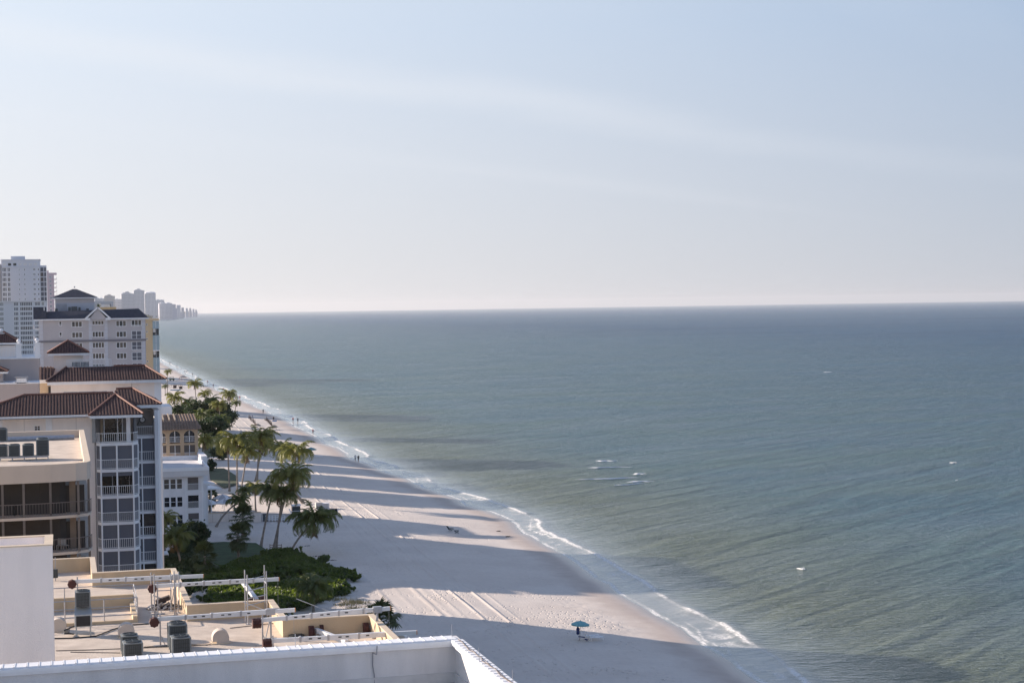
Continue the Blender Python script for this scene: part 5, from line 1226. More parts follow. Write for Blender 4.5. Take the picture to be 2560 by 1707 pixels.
# sea grape thicket: leaves filling a mound, one mass
from mathutils.geometry import tessellate_polygon
def inpoly(P_, poly):
    x, y = P_[:, 0], P_[:, 1]; ins = np.zeros(len(P_), bool); j = len(poly)-1
    for i in range(len(poly)):
        xi, yi = poly[i]; xj, yj = poly[j]; c_ = ((yi > y) != (yj > y)) & (x < (xj-xi)*(y-yi)/(yj-yi+1e-9)+xi); ins ^= c_; j = i
    return ins
def thicket(name, px, n, hmax, size, lab, seed, mt=leafb):
    pl = [tuple(G(x, y)[:2]) for x, y in px]; a = np.array(pl); lo, hi = a.min(0), a.max(0); r_ = np.random.RandomState(seed)
    P_ = lo+(hi-lo)*r_.rand(n*3, 2); jit = (np.stack([fbm(P_[:, 0]/2.5, P_[:, 1]/2.5, 3), fbm(P_[:, 0]/2.5+40, P_[:, 1]/2.5, 3)], -1)-.5)*6
    P_ = P_[inpoly(P_+jit, pl)][:n]
    dmin = np.full(len(P_), 1e9)
    for i in range(len(pl)):
        p0, p1 = np.array(pl[i-1]), np.array(pl[i]); d_ = p1-p0; t_ = np.clip(((P_-p0)@d_)/(d_@d_), 0, 1); dmin = np.minimum(dmin, np.linalg.norm(P_-(p0+t_[:, None]*d_), axis=1))
    cl = fbm(P_[:, 0]/2.2, P_[:, 1]/2.2, 3); h_ = hmax*(.35+.9*cl)*np.clip(dmin/1.5+.35, 0, 1)*(1-.45*r_.rand(len(P_))**2)
    keep = fbm(P_[:, 0]/1.9+9, P_[:, 1]/1.9, 3) > .36-.02*dmin; P_ = P_[keep]; h_ = h_[keep]; dmin = dmin[keep]
    zb_ = np.array([land_z(x, y) for x, y in P_]) if len(P_) < 1 else sandz(shore(P_[:, 1])-P_[:, 0], 0, 0)
    return leafmass(name, np.stack([P_[:, 0], P_[:, 1], zb_+h_], -1), size, mt, seed, label=lab, cat='bushes')
thicket('sea_grape_thicket', [(470, 1440), (560, 1425), (640, 1402), (690, 1388), (740, 1390), (775, 1402), (798, 1418), (835, 1432), (862, 1436), (895, 1446), (880, 1458), (820, 1464), (790, 1460), (690, 1452), (560, 1466), (470, 1480)], 36000, 1.35, .30, 'dark green sea grape thicket between lawn and beach', 11)
thicket('sea_grape_hedge', [(505, 1490), (560, 1470), (700, 1462), (790, 1458), (860, 1462), (884, 1474), (875, 1486), (830, 1496), (760, 1520), (700, 1560), (560, 1560), (505, 1530)], 28000, 1.25, .28, 'sunlit sea grape hedge behind the roof scaffold beams', 12)
thicket('garden_undergrowth', [(395, 1400), (480, 1380), (505, 1420), (470, 1500), (400, 1500)], 9000, 2.2, .28, 'shady undergrowth below the palms beside the bay windows', 13, leafd)
def tuft(px, py, lab, seed):
    p = G(px, py); m = MB(); r_ = random.Random(seed)
    for k in range(140):
        a, rr_ = r_.uniform(0, 6.28), r_.random()*1.1; b_ = Vector((p.x+rr_*cos(a)*1.4, p.y+rr_*sin(a), p.z-.1)); l = r_.uniform(.3, .8); t_ = b_+Vector((r_.uniform(-.4, .4), r_.uniform(-.4, .4), l)); m.poly([b_-Vector((.03, 0, 0)), b_+Vector((.03, 0, 0)), t_])
    tag(m.build('dune_grass', mat('dune_grass_blade', (.24, .22, .12), .9, .2)), lab, 'grass clump', 'dune grass clumps')
for i, (x, y, lab) in enumerate(((843, 1500, 'dry dune grass clump next to the hedge tip'), (880, 1505, 'dry dune grass clump halfway to the lit sand'), (900, 1508, 'dry dune grass clump at the edge of the lit sand'), (860, 1512, 'dry dune grass clump just behind the right parapet corner'), (885, 1522, 'low dune grass clump closest to the scaffold beam'))): tuft(x, y, lab, i)

# ---- palms
def frond_mesh(L, droop, seed, mt, width=.40, n=26, name='frond'):
    r_ = random.Random(seed); m = MB(); pts = []; x = z = 0.; ang = radians(58-droop*18); N_ = 12
    for i in range(N_+1):
        pts.append(Vector((x, 0, z))); st = L/N_; x += cos(ang)*st; z += sin(ang)*st; ang -= radians((9+droop*7)*(.5+i/N_))
    def at(t): f = t*N_; i = min(int(f), N_-1); return pts[i].lerp(pts[i+1], f-i)
    m.path([pts[0], pts[4], pts[8], pts[12]], [.05, .035, .02, .01], 3)
    for k in range(n):
        t = .10+.90*k/n; p = at(t); d = (at(min(1, t+.04))-at(max(0, t-.04))).normalized(); l = L*width*.52*(sin(pi*min(1, .18+t*.86))**.7)*r_.uniform(.85, 1.1)
        for s_ in (-1, 1):
            dr = r_.uniform(.2, .9)+droop*.25; tip = p+Vector((d.x*l*.55, s_*l*.8, d.z*l*.55-l*dr)); w = L*.019
            mid = p+(tip-p)*.5+Vector((0, 0, l*.13)); o = d*w
            m.poly([p-o*.5, p+o*.8, mid+o*.9, mid-o*.6]); m.poly([mid-o*.6, mid+o*.9, tip])
    return m.mesh(name, mt)
FR = {}
def fronds(kind):
    if kind in FR: return FR[kind]
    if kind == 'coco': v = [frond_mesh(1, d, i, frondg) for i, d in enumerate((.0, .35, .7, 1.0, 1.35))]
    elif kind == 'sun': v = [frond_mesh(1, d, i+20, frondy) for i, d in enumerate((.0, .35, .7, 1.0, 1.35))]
    elif kind == 'dry': v = [frond_mesh(1, 1.9, 41, frondd), frond_mesh(1, 2.2, 42, frondd)]
    else:
        v = []
        for i, dr in enumerate((.1, .5, .9)):   # fan leaf: stalk then a pleated fan of blades
            m = MB(); r_ = random.Random(60+i); a0 = radians(40-45*dr); st = Vector((cos(a0)*.5, 0, sin(a0)*.5)); m.path([(0, 0, 0), st], [.02, .012], 3)
            for k in range(17):
                a = radians(-115+230*k/16); dirv = (Vector((cos(a0), 0, sin(a0)))*cos(a)+Vector((0, 1, 0))*sin(a)); l = .5*r_.uniform(.85, 1.1)
                t1 = st+dirv*l*.6; t2 = st+dirv*l-Vector((0, 0, .10+.12*dr)); s_ = dirv.cross(Vector((-sin(a0), 0, cos(a0)))).normalized()*.045
                m.poly([st, t1-s_, t1+s_]); m.poly([t1-s_, t2, t1+s_])
            v.append(m.mesh('fan_leaf', sabalg))
    FR[kind] = v; return v
def palm(base, crown, rpx, kind, lab, n=24, lean=0., bend=.0, seed=None, hidden=False, Yb=None, dry=3):
    b = G(*base) if Yb is None else Vector((PY(*base, Yb).x, Yb, 2.3)); c = PY(*crown, b.y-lean); c = Vector((c.x, b.y-lean, c.z)); r_ = random.Random(seed or int(base[0]*7+base[1]))
    Lf = rpx*(b.y)/4300*1.28
    t = empty('fan_palm' if kind == 'sabal' else 'palm_tree', b, lab, 'palm tree', 'palm trees in the beach gardens')
    pts = []; hgt = max(c.z-b.z, .3)
    for i in range(9):
        f = i/8; p = b.lerp(c, f); bow = sin(pi*f)*bend; horiz = Vector((c.x-b.x, c.y-b.y, 0)); p = p-horiz*bow+Vector((0, 0, hgt*.0)); pts.append(p)
    r0_ = .19 if kind != 'sabal' else .24
    m = MB(); prs = []; pp = []
    for i in range(33):
        f = i/32; g_ = f*8; j = min(int(g_), 7); pp.append(pts[j].lerp(pts[j+1], g_-j)); prs.append(r0_*(1.5-.5*min(1, f*6) if f < .17 else 1-.35*f)*(1.07 if i % 2 else .94))
    m.path(pp, prs, 8); m.build('trunk', bark, t, smooth=True)
    off = c-b
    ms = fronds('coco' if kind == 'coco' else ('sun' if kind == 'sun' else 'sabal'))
    if kind != 'sabal':
        n = int(n*1.25)
        for k in range(n):
            e_ = k/n; a = k*2.39996+r_.uniform(-.2, .2); mi = min(4, int(e_*5)); tilt = -(radians(30)*(1-e_)) + radians(8)
            linkmesh('frond', ms[mi], t, off, (r_.uniform(-.35, .35), tilt*.6+r_.uniform(-.22, .22), a), Lf*r_.uniform(.75, 1.15)*(.8 if e_ < .12 else 1))
        for k in range(dry): linkmesh('dry_frond', fronds('dry')[k % 2], t, off-Vector((0, 0, .1)), (0, .5, r_.uniform(0, 6.28)), Lf*r_.uniform(.5, .8))
        if Lf > 2.2:
            mm = MB()
            for k in range(9): a = k*.7+r_.random(); cc = Vector((cos(a)*.3, sin(a)*.3, -.25-.12*(k % 3))); mm.lathe(off+cc, [(.01, -.12), (.11, -.03), (.11, .04), (.01, .12)], 6)
            me = mm.mesh('coconut_cluster', brown); linkmesh('coconut_cluster', me, t)
    else:
        for k in range(n+8):
            e_ = k/(n+8); a = k*2.39996; linkmesh('fan_leaf', ms[min(2, int(e_*3))], t, off-Vector((0, 0, e_*Lf*.28)), (r_.uniform(-.2, .2), -radians(50)+radians(112)*e_, a), Lf*r_.uniform(.8, 1.1))
    return t
PALMS = [
 ((721, 1391), (784, 1304), 70, 'coco', 'lone leaning coconut palm farthest out on the shaded sand, bowing to the right', 26, 0, .12),
 ((683, 1378), (727, 1194), 64, 'sun', 'tall palm of the leaning trio with the widest sunlit crown', 28, 0, .06),
 ((690, 1377), (706, 1240), 50, 'coco', 'palm with low dark crown tucked under the widest crown of the trio', 24, 0, .08),
 ((652, 1367), (682, 1228), 50, 'coco', 'palm with forked slim trunk, leftmost of the leaning trio', 24, 0, .05),
 ((739, 1259), (738, 1133), 52, 'sun', 'palm whose bright crown tops the leaning trio from behind', 26, 0, 0),
 ((702, 1232), (707, 1124), 42, 'sun', 'palm with thin spiky crown behind the trio, seen against sand', 20, 0, 0),
 ((574, 1228), (569, 1112), 46, 'sun', 'straight slim palm at the left of the sunlit grove', 24, 0, 0),
 ((593, 1237), (592, 1106), 48, 'sun', 'second palm from the left in the sunlit grove, with upright fronds', 24, 0, 0),
 ((601, 1240), (618, 1134), 42, 'sun', 'shorter middle palm of the sunlit grove', 24, 0, .05),
 ((643, 1215), (647, 1098), 50, 'sun', 'tallest palm of the sunlit grove with crown against the sand', 28, 0, 0),
 ((638, 1203), (655, 1118), 42, 'sun', 'palm leaning right at the back of the sunlit grove', 22, 0, 0),
 ((540, 1317), (596, 1253), 36, 'coco', 'short palm with strongly slanted trunk rising from the patio wall', 22, 0, .12),
 ((606, 1347), (607, 1290), 31, 'sabal', 'dark fan palm with dense round head standing behind the grove trunk', 20, 0, 0),
 ((597, 1401), (595, 1335), 31, 'sabal', 'fan palm with stout trunk standing alone on the lawn', 20, 0, 0),
 ((639, 1279), (637, 1218), 32, 'sun', 'small palm with yellowed hanging fronds below the grove', 20, 0, 0, 3, False, None, 9),
 ((611, 1292), (612, 1228), 26, 'coco', 'small dark palm squeezed left of the yellowed one', 18, 0, 0),
 ((412, 1400), (411, 1300), 40, 'sun', 'pale upright palm against the bay window column', 18, 0, 0),
 ((458, 1433), (437, 1350), 55, 'coco', 'broad drooping palm in shade beside the bay window building', 26, 0, .05),
 ((514, 1444), (512, 1389), 36, 'sabal', 'shaggy fan palm at the near edge of the lawn', 22, 0, 0),
 ((505, 1163), (512, 1104), 34, 'sun', 'bushy sunlit palm right of the arched loggias', 22, 0, 0),
 ((418, 989), (419, 930), 13, 'sun', 'slender far palm standing alone on the sand beyond the tile eave', 16, 0, 0),
 ((413, 989), (413, 966), 11, 'coco', 'short dark far palm beneath the slender one', 14, 0, 0),
 ((494, 1045), (487, 962), 23, 'sun', 'tall palm sticking out above the dark tree clump, left', 20, 0, 0),
 ((515, 1060), (512, 985), 20, 'sun', 'palm top amid the dark tree clump, sunlit', 18, 0, 0),
 ((580, 1068), (572, 988), 26, 'sun', 'palm with golden skirt at the seaward side of the dark trees', 20, 0, 0),
 ((438, 1062), (436, 996), 28, 'sun', 'palm at the left of the dark trees, next to the tile eave', 20, 0, 0),
 ((549, 1098), (553, 1050), 28, 'coco', 'low shaded palm in front of the dark trees', 20, 0, 0),
 ((583, 1052), (591, 1008), 17, 'coco', 'thin palm bending seaward at the edge of the dark trees', 16, 0, 0),
 ((525, 1281), (525, 1238), 23, 'sabal', 'small fan palm among the white patio umbrellas', 16, 0, 0),
 ((500, 1075), (470, 1008), 24, 'sun', 'palm in the clump next to the one at the tile eave', 20, 0, 0),
 ((530, 1080), (528, 1004), 26, 'coco', 'dark palm rising from the middle of the tree clump', 22, 0, 0),
 ((552, 1088), (548, 1014), 26, 'sun', 'palm in the clump left of the golden skirted one', 22, 0, 0),
 ((512, 1100), (506, 1038), 30, 'coco', 'wide shaded palm low in the landward half of the clump', 22, 0, 0),
 ((500, 1120), (468, 1056), 16, 'coco', 'small palm behind the brown tile roof', 14, 0, 0),
 ((784, 1535), (784, 1474), 60, 'coco', 'low spreading palm at the near end of the sea grape hedge', 26, 0, 0),
 ((773, 1490), (772, 1450), 26, 'coco', 'low dark palm between the two sea grape masses', 18, 0, 0),
 ((960, 1640), (950, 1550), 50, 'sabal', 'fan palm pushing past the right corner of the beige parapet', 26, 0, 0),
]
for a in PALMS:
    kw_ = {}
    if len(a) > 8: kw_ = dict(dry=a[11])
    palm(a[0], a[1], a[2], a[3], a[4], a[5], a[6], a[7], **kw_)
# broadleaf trees
def broadleaf(base, c, rx, rz_, n, lab, seed, size=.35, mt=leafd):
    b = G(*base); cc = PY(*c, b.y); sc_ = b.y/4300; r_ = np.random.RandomState(seed); t = empty('broadleaf_tree', b, lab, 'tree', 'dark broadleaf trees behind the beach')
    ncl = 26; cen = r_.randn(ncl, 3); cen /= np.linalg.norm(cen, axis=1)[:, None]; cen *= (.35+.6*r_.rand(ncl))[:, None]
    k = r_.randint(0, ncl, n); q = cen[k]+r_.randn(n, 3)*.17
    q *= np.array([rx*sc_, rx*sc_*.85, rz_*sc_]); q += np.array([cc.x, b.y, cc.z])
    leafmass('crown', q, size, mt, seed, kind='stuff', parent=t)
    m = MB(); c3 = Vector((cc.x, b.y, cc.z)); m.path([b, b.lerp(c3, .6)], [.35, .22], 7)
    for j in range(6): e_ = Vector(cen[j]*np.array([rx*sc_, rx*sc_*.8, rz_*sc_])*.8)+c3; m.path([b.lerp(c3, .5), e_], [.16, .05], 5)
    m.build('trunk', bark, t)
broadleaf((505, 1085), (500, 1030), 38, 30, 4200, 'dark round tree in the middle of the clump behind the arched building', 1)
broadleaf((545, 1085), (548, 1036), 36, 30, 4200, 'dark tree at the seaward side of the clump with a palm skirt beside it', 2)
broadleaf((465, 1080), (462, 1035), 34, 30, 5000, 'dark tree at the landward side of the clump touching the brown roof', 3)
broadleaf((530, 1110), (525, 1065), 40, 26, 5000, 'lower dark tree in front of the clump', 4)
broadleaf((575, 1075), (570, 1040), 24, 26, 3000, 'narrow dark tree closing the clump towards the beach', 5)
broadleaf((492, 1378), (490, 1335), 27, 34, 3500, 'glossy dark shrub tree between the bay windows and the white building', 6, .3)
broadleaf((455, 1400), (450, 1345), 30, 30, 2500, 'dark leafy tree behind the drooping palm near the bay windows', 7, .3)
broadleaf((560, 1150), (548, 1132), 22, 14, 1500, 'low dark bush in the shade left of the sunlit grove', 8, .3)
broadleaf((535, 1178), (528, 1162), 12, 14, 900, 'small round bush beside the side wing of the white building', 9, .25)
broadleaf((760, 1258), (700, 1190), 3, 3, 10, 'tiny sprig of leaves behind the palm trio', 10, .2)

# ================================================================== BEACH THINGS
def person_mesh(top, bottom, stride, arm, seed):
    """one continuous skinned body: pelvis root, legs, spine, head, arms"""
    v = [(0, 0, .95), (0, 0, 1.2), (0, 0, 1.42), (0, 0, 1.52), (0, .01, 1.66)]; e = [(0, 1), (1, 2), (2, 3), (3, 4)]; rr_ = [.15, .14, .16, .06, .105]
    for s_ in (-1, 1):
        k = len(v); f = s_*stride; v += [(s_*.10, 0, .90), (s_*.11, f*.45, .50), (s_*.11, f, .09), (s_*.11, f-.14, .03)]; e += [(0, k), (k, k+1), (k+1, k+2), (k+2, k+3)]; rr_ += [.10, .065, .045, .035]
        k = len(v); v += [(s_*.20, 0, 1.42), (s_*(.25+arm*.3), -f*.3, 1.14+arm*.15), (s_*(.24+arm*.5), -f*.6-.05, .90+arm*.3)]; e += [(2, k), (k, k+1), (k+1, k+2)]; rr_ += [.07, .045, .035]
    me = bpy.data.meshes.new('body'); me.from_pydata(v, e, []); o = bpy.data.objects.new('body_tmp', me); COL.objects.link(o)
    md = o.modifiers.new('s', 'SKIN'); 
    for i, r in enumerate(rr_): me.skin_vertices[0].data[i].radius = (r, r*(.75 if i < 3 else 1))
    me.skin_vertices[0].data[0].use_root = True
    o.modifiers.new('b', 'SUBSURF').levels = 1
    dg = bpy.context.evaluated_depsgraph_get(); out_ = bpy.data.meshes.new_from_object(o.evaluated_get(dg)); bpy.data.objects.remove(o)
    out_.name = 'person'; out_.materials.clear()
    for mm in (skin, top, bottom, brown): out_.materials.append(mm)
    for p in out_.polygons:
        z, x = p.center.z, abs(p.center.x); p.material_index = 3 if z > 1.68 else 0 if (z > 1.5 or z < .5 or x > .30) else 1 if z > .98 else 2; p.use_smooth = True
    return out_
cl = {n: mat('cloth_'+n, c, .8) for n, c in dict(black=(.02, .02, .025), red=(.45, .03, .04), white=(.6, .6, .62), blue=(.04, .08, .25), grey=(.2, .2, .22), pinkish=(.5, .2, .2), navy=(.02, .03, .08), skin=(.42, .27, .2)).items()}
PM = {}
def pmesh(t, b, st, arm=0):
    k = (t, b, st, arm)
    if k not in PM: PM[k] = person_mesh(cl[t], cl[b], st, arm, 1)
    return PM[k]
PEOPLE = [(888.5, 1153, 'white', 'grey', .15, 'walker in a white top, left of the nearest pair at the waterline'), (896, 1154.5, 'black', 'navy', .18, 'walker in dark clothes, right of the nearest pair at the waterline'),
 (782.5, 1085.5, 'pinkish', 'black', .1, 'lone walker in dark shorts at the edge of a long shadow'), (732.7, 1055.5, 'red', 'grey', .15, 'walker in a reddish top, left of a pair by the wet sand'),
 (744.5, 1056.5, 'grey', 'navy', .15, 'walker in grey, right of a pair by the wet sand'), (684, 1053.5, 'black', 'black', .1, 'figure in black carrying a blue board on the shaded sand'),
 (658.2, 1034, 'black', 'black', .25, 'jogger in black on the bright damp sand'), (631, 1045, 'white', 'blue', .05, 'pale figure at the head of the lined up posts'),
 (595.2, 998.5, 'grey', 'navy', .1, 'walker in dark grey beside one in red'), (599.6, 999, 'red', 'red', .12, 'walker in red beside one in grey'),
 (584, 990, 'navy', 'black', .1, 'small dark walker at the narrow foam edge'), (555.6, 979, 'grey', 'grey', .1, 'greyish walker beside a small figure in red'),
 (559.2, 978, 'red', 'grey', .12, 'small figure in red by the bright sand stripe'), (533.2, 967.5, 'black', 'red', .1, 'solitary dark walker on the far bright stripe'),
 (518.6, 958.5, 'red', 'pinkish', .1, 'tiny walker in red at a shadow tip'), (481.6, 939, 'navy', 'black', .1, 'tiny dark walker near a sparkle of surf'),
 (462.2, 933, 'black', 'grey', .1, 'tiny walker left of a far pair'), (467, 932, 'grey', 'black', .1, 'tiny walker right of a far pair'),
 (442.2, 920, 'grey', 'navy', .1, 'tiny walker on the dark band of far sand'), (423.6, 910, 'black', 'black', .1, 'farthest tiny walker, left one'), (426.8, 910, 'navy', 'black', .1, 'farthest tiny walker, right one'),
 (448.5, 951, 'pinkish', 'white', .05, 'tiny figure in pale clothes by the far parasol'), (454, 951, 'white', 'pinkish', .05, 'tiny figure in white under the far parasol')]
for i, (x, y, tp, bt, st, lab) in enumerate(PEOPLE):
    p = G(x, y); o = linkmesh('person', pmesh(tp, bt, st, 0 if i != 6 else .3), None, p, (0, 0, rng.uniform(-.5, .5) + (pi if i % 3 else 0)), 1.06)
    tag(o, lab, 'person', 'people walking on the beach')
# board carried
p = G(684, 1053.5); tag(MB().box(p.x-.5, p.x+1.1, p.y-.35, p.y-.28, p.z+.05, p.z+.45).build('bodyboard', mat('board_blue', (.05, .22, .5), .4)), 'blue board held low by the figure in black', 'board')
# umbrella with loungers near bottom
p = G(1449, 1601)
umbrella('beach_umbrella', (p.x, p.y, p.z), 1.12, 2.35, teal, 'open teal beach umbrella standing on shaded sand near the lit edge', 8, .42, (0, .06), pole=wood)
def lounger(loc, rz, mt, lab, group='beach loungers', back=.9, sc_=1.):
    r = empty('beach_lounger', loc, lab, 'lounger', group); r.rotation_euler.z = rz; r.scale = (sc_,)*3
    m = MB()
    for k in range(7): m.box(-.05+k*.2, .11+k*.2, -.29, .29, .31, .34)
    sub(m, 'seat_slats', mt, r); m = MB(); c_, s_ = cos(back), sin(back)
    for k in range(5): a = .02+k*.14; m.poly([(-.06-c_*a, -.29, .33+s_*a), (-.06-c_*a, .29, .33+s_*a), (-.06-c_*(a+.12), .29, .33+s_*(a+.12)), (-.06-c_*(a+.12), -.29, .33+s_*(a+.12))])
    sub(m, 'backrest', mt, r); m = MB(); m.bar((-.1, -.31, .31), (1.4, -.31, .31), .04); m.bar((-.1, .31, .31), (1.4, .31, .31), .04); sub(m, 'frame', mt, r)
    for x_ in (0, 1.3):
        for y_ in (-.28, .28): m = MB(); m.bar((x_, y_, 0), (x_, y_, .3), .04); sub(m, 'leg', mt, r)
    return r
l0 = lounger((p.x+1.3, p.y-.1, p.z), -.02, white, 'white lounger just right of the teal umbrella, nearer one', sc_=1.15)
o = copy_tree(l0); o.location = (p.x+1.15, p.y+1.0, p.z); o['label'] = 'white lounger just right of the teal umbrella, farther one'
q = p+Vector((-.4, -.2, 0)); bp = empty('beach_pack', q, 'dark blue pack and towels hung on the teal umbrella pole', 'bag'); bl = mat('navy_fabric', (.012, .03, .12), .8)
m = MB(); m.lathe((.15, 0, .75), [(.05, 0), (.2, .15), (.17, .45), (.22, .7), (.08, .95)], 8); sub(m, 'pack', bl, bp); m = MB(); m.bar((.2, 0, .55), (.95, -.1, .45), .16, .10); m.bar((.9, -.2, .25), (1.25, -.2, .12), .18, .14); sub(m, 'towel', bl, bp)
# other turquoise umbrella, far
p = G(778, 1142); umbrella('beach_umbrella', (p.x, p.y, p.z), 1.5, 2.6, mat('pale_teal_canvas', (.14, .30, .31), .8), 'faded turquoise umbrella behind the palm crowns on shaded sand', 8, .6)
for k, (dx, lab) in enumerate(((-.9, 'white lounger under the faded turquoise umbrella, left one'), (1.2, 'white lounger under the faded turquoise umbrella, right one'))):
    o = copy_tree(l0); o.location = (p.x+dx, p.y-1.5, p.z); o['label'] = lab
# two dark chairs in the stripes
def bchair2(px, py, lab, rz):
    p = G(px, py); r = empty('beach_chair', p, lab, 'chair', 'dark low beach chairs'); r.rotation_euler.z = rz; dk = mat('dark_teal_cloth', (.02, .05, .06), .8)
    m = MB(); m.box(-.3, .3, -.3, .3, .28, .33); sub(m, 'seat', dk, r); m = MB(); m.bar((-.3, 0, .3), (-.75, 0, 1.0), .55, .05); sub(m, 'backrest', dk, r)
    m = MB()
    for y_ in (-.3, .3): m.bar((-.35, y_, 0), (.35, y_, .5), .04); m.bar((.35, y_, 0), (-.35, y_, .5), .04); m.bar((-.4, y_, .52), (.35, y_, .52), .05)
    sub(m, 'frame', dk, r)
bchair2(1127, 1327.5, 'left low dark beach chair among the long palm shadows', .3); bchair2(1142, 1333, 'right low dark beach chair among the long palm shadows', -.2)
# rows of closed umbrellas and resting tan umbrellas
def closed(px, py, lab, hh=1.9):
    p = G(px, py); r = empty('closed_umbrella', p, lab, 'umbrella', 'closed brown umbrellas in two rows'); m = MB(); m.lathe((0, 0, .5), [(.05, 0), (.24, .15), (.19, .8), (.08, 1.5), (.01, 1.6)], 7); sub(m, 'folded_canopy', brown, r); m = MB(); m.bar((0, 0, 0), (0, 0, hh+.3), .06); sub(m, 'pole', wood, r)
for i in range(5): closed(623+i*3.6, 1050+i*3.5, 'closed brown umbrella number %s of the left row, counted from the sea end'.replace('number %s', ('first', 'second', 'third', 'fourth', 'fifth')[i]))
for i in range(5): closed(667+i*3.0, 1056+i*3.2, 'closed brown umbrella number %s of the right row, counted from the far end'.replace('number %s', ('first', 'second', 'third', 'fourth', 'fifth')[i]))
for x, y, lab in ((664, 1051, 'tan umbrella lying tilted at the far end of the right row'), (642, 1064, 'tan umbrella lying tilted at the near end of the left row'), (684, 1067, 'tan umbrella lying tilted at the near end of the right row')):
    p = G(x, y); umbrella('tilted_umbrella', (p.x, p.y, p.z-.9), 1.25, 1.6, tanfab, lab, 8, .4, (.5, .25), group='tan tilted umbrellas', pole=wood)
ld = empty('x', (0, 0, 0)); bpy.data.objects.remove(ld)
dl = None
for i, (x, y) in enumerate(((646, 1072), (654, 1074), (661, 1075), (681, 1073), (689, 1076), (668, 1077), (676, 1080))):
    p = G(x, y)
    if dl is None: dl = lounger(p, .4, wood, 'wooden lounger', 'wooden loungers grouped by the umbrella rows'); o = dl
    else: o = copy_tree(dl); o.location = p; o.rotation_euler.z = rng.uniform(-.5, .9)
    o['label'] = 'weathered lounger %s among the wooden loungers by the closed umbrella rows' % ('farthest left', 'second from left', 'in the middle', 'under the right row', 'farthest right', 'in front, left', 'in front, right')[i]
# beach cart and stands right of the palms
def box_thing(name, lab, cat, px, py, w, d, h, mt, parts=()):
    p = G(px, py); r = empty(name, p, lab, cat)
    m = MB(); m.box(-w/2, w/2, -d/2, d/2, .15, h); sub(m, 'body', mt, r)
    for nm, bx_, mm in parts: m = MB(); m.box(*bx_); sub(m, nm, mm, r)
    return r
r = box_thing('storage_bin', 'turquoise plastic bin between the palm trio and the leaning palm', 'bin', 751.5, 1301, .95, .8, .95, tealbox, [('lid', (-.52, .52, -.44, .44, .95, 1.03), white), ('foot', (-.45, .45, -.35, .35, 0, .15), black)])
r = box_thing('vending_kiosk', 'dark kiosk with white top behind the palm trio', 'kiosk', 740, 1287, 1.5, 1.2, 1.6, darkmetal, [('roof', (-.85, .85, -.7, .7, 1.75, 1.95), white), ('post', (-.74, -.66, -.5, -.42, .1, 1.8), white), ('post', (.66, .74, -.5, -.42, .1, 1.8), white), ('shelf', (-.8, .8, -.75, -.6, .8, .86), white)])
r = empty('lounger_stack', G(808, 1271), 'stack of white loungers under a pale cover behind the leaning palm', 'lounger stack')
m = MB()
for k in range(8): m.box(-1.4+.12*(k % 3), 1.2-.15*(k % 2), -.6, .6, .12+k*.13, .18+k*.13)
sub(m, 'stacked_loungers', white, r); m = MB(); m.box(-1.45, -.3, -.66, .66, 1.16, 1.24); m.box(-1.5, -1.43, -.66, .66, .1, 1.16); sub(m, 'cover', mat('canvas_pale', (.55, .53, .5), .8), r)
for k in range(5): m = MB(); m.bar((.4+k*.28, -.7, 1.25), (.9+k*.28, -.6, 1.7), .06); sub(m, 'raised_backrest', white, r)
r = box_thing('beach_cart', 'dark blue covered cart with white frame at the edge of churned sand', 'cart', 835, 1288, 1.2, 1.0, 1.25, mat('navy_cover', (.012, .016, .04), .8), [('frame', (-.66, -.58, -.56, -.48, 0, 1.15), white), ('frame', (.58, .66, -.56, -.48, 0, 1.15), white), ('frame', (-.66, .66, -.56, -.5, .5, .58), white), ('frame', (-.03, .03, -.56, -.5, 0, .58), white)])
# white rack, stair
r = empty('white_stair', G(725, 1302), 'white wooden stair leaning by the dark kiosk', 'stair')
for y_ in (-.5, .5): m = MB(); m.bar((-.1, y_, 2.2), (1.0, y_, 0), .12); sub(m, 'stringer', white, r)
for k in range(8): m = MB(); m.bar((-.05+k*.135, -.5, 2.05-k*.27), (-.05+k*.135, .5, 2.05-k*.27), .16, .04); sub(m, 'tread', white, r)
fn = empty('white_fence', G(684, 1303), 'low white rail fence between patio wall and stair', 'fence'); A0, A1 = G(657, 1304)-fn.location, G(712, 1303)-fn.location
for k in range(8): m = MB(); q = A0.lerp(A1, k/7); m.bar(q, q+Vector((0, 0, 1.15)), .12); sub(m, 'post', white, fn)
for z_ in (.4, .75, 1.1): m = MB(); m.bar(A0+Vector((0, 0, z_)), A1+Vector((0, 0, z_)), .06, .08); sub(m, 'rail', white, fn)
m = MB(); m.box(A0.x, A0.x+1.0, A0.y-.1, A0.y-.05, .1, 1.5); sub(m, 'gate_panel', acgrey, fn)
groundpoly('boardwalk_pad', [(655, 1303), (725, 1303), (722, 1285), (655, 1285)], .12, mat('patio_paver', (.45, .40, .36)))
fn = empty('wooden_fence', G(690, 1377), 'short weathered wooden fence at the trio of leaning trunks', 'fence'); A0, A1 = G(675, 1376)-fn.location, G(704, 1376)-fn.location
for k in range(4): m = MB(); q = A0.lerp(A1, k/3); m.bar(q, q+Vector((0, 0, 1.05)), .1); sub(m, 'post', wood, fn)
for z_ in (.25, .55, .9): m = MB(); m.bar(A0+Vector((0, 0, z_)), A1+Vector((0, 0, z_)), .05, .1); sub(m, 'rail', wood, fn)
# patio furniture
for i, (x, y) in enumerate(((590, 1279), (603, 1280), (570, 1278), (545, 1278), (618, 1279))):
    p = PY(x, y, 314); o = copy_tree(l0); o.location = (p.x, 314, 2.9); o.rotation_euler.z = 1.3; o['label'] = 'white patio lounger behind the beige wall, '+('centre', 'right of centre', 'left of centre', 'far left', 'far right')[i]
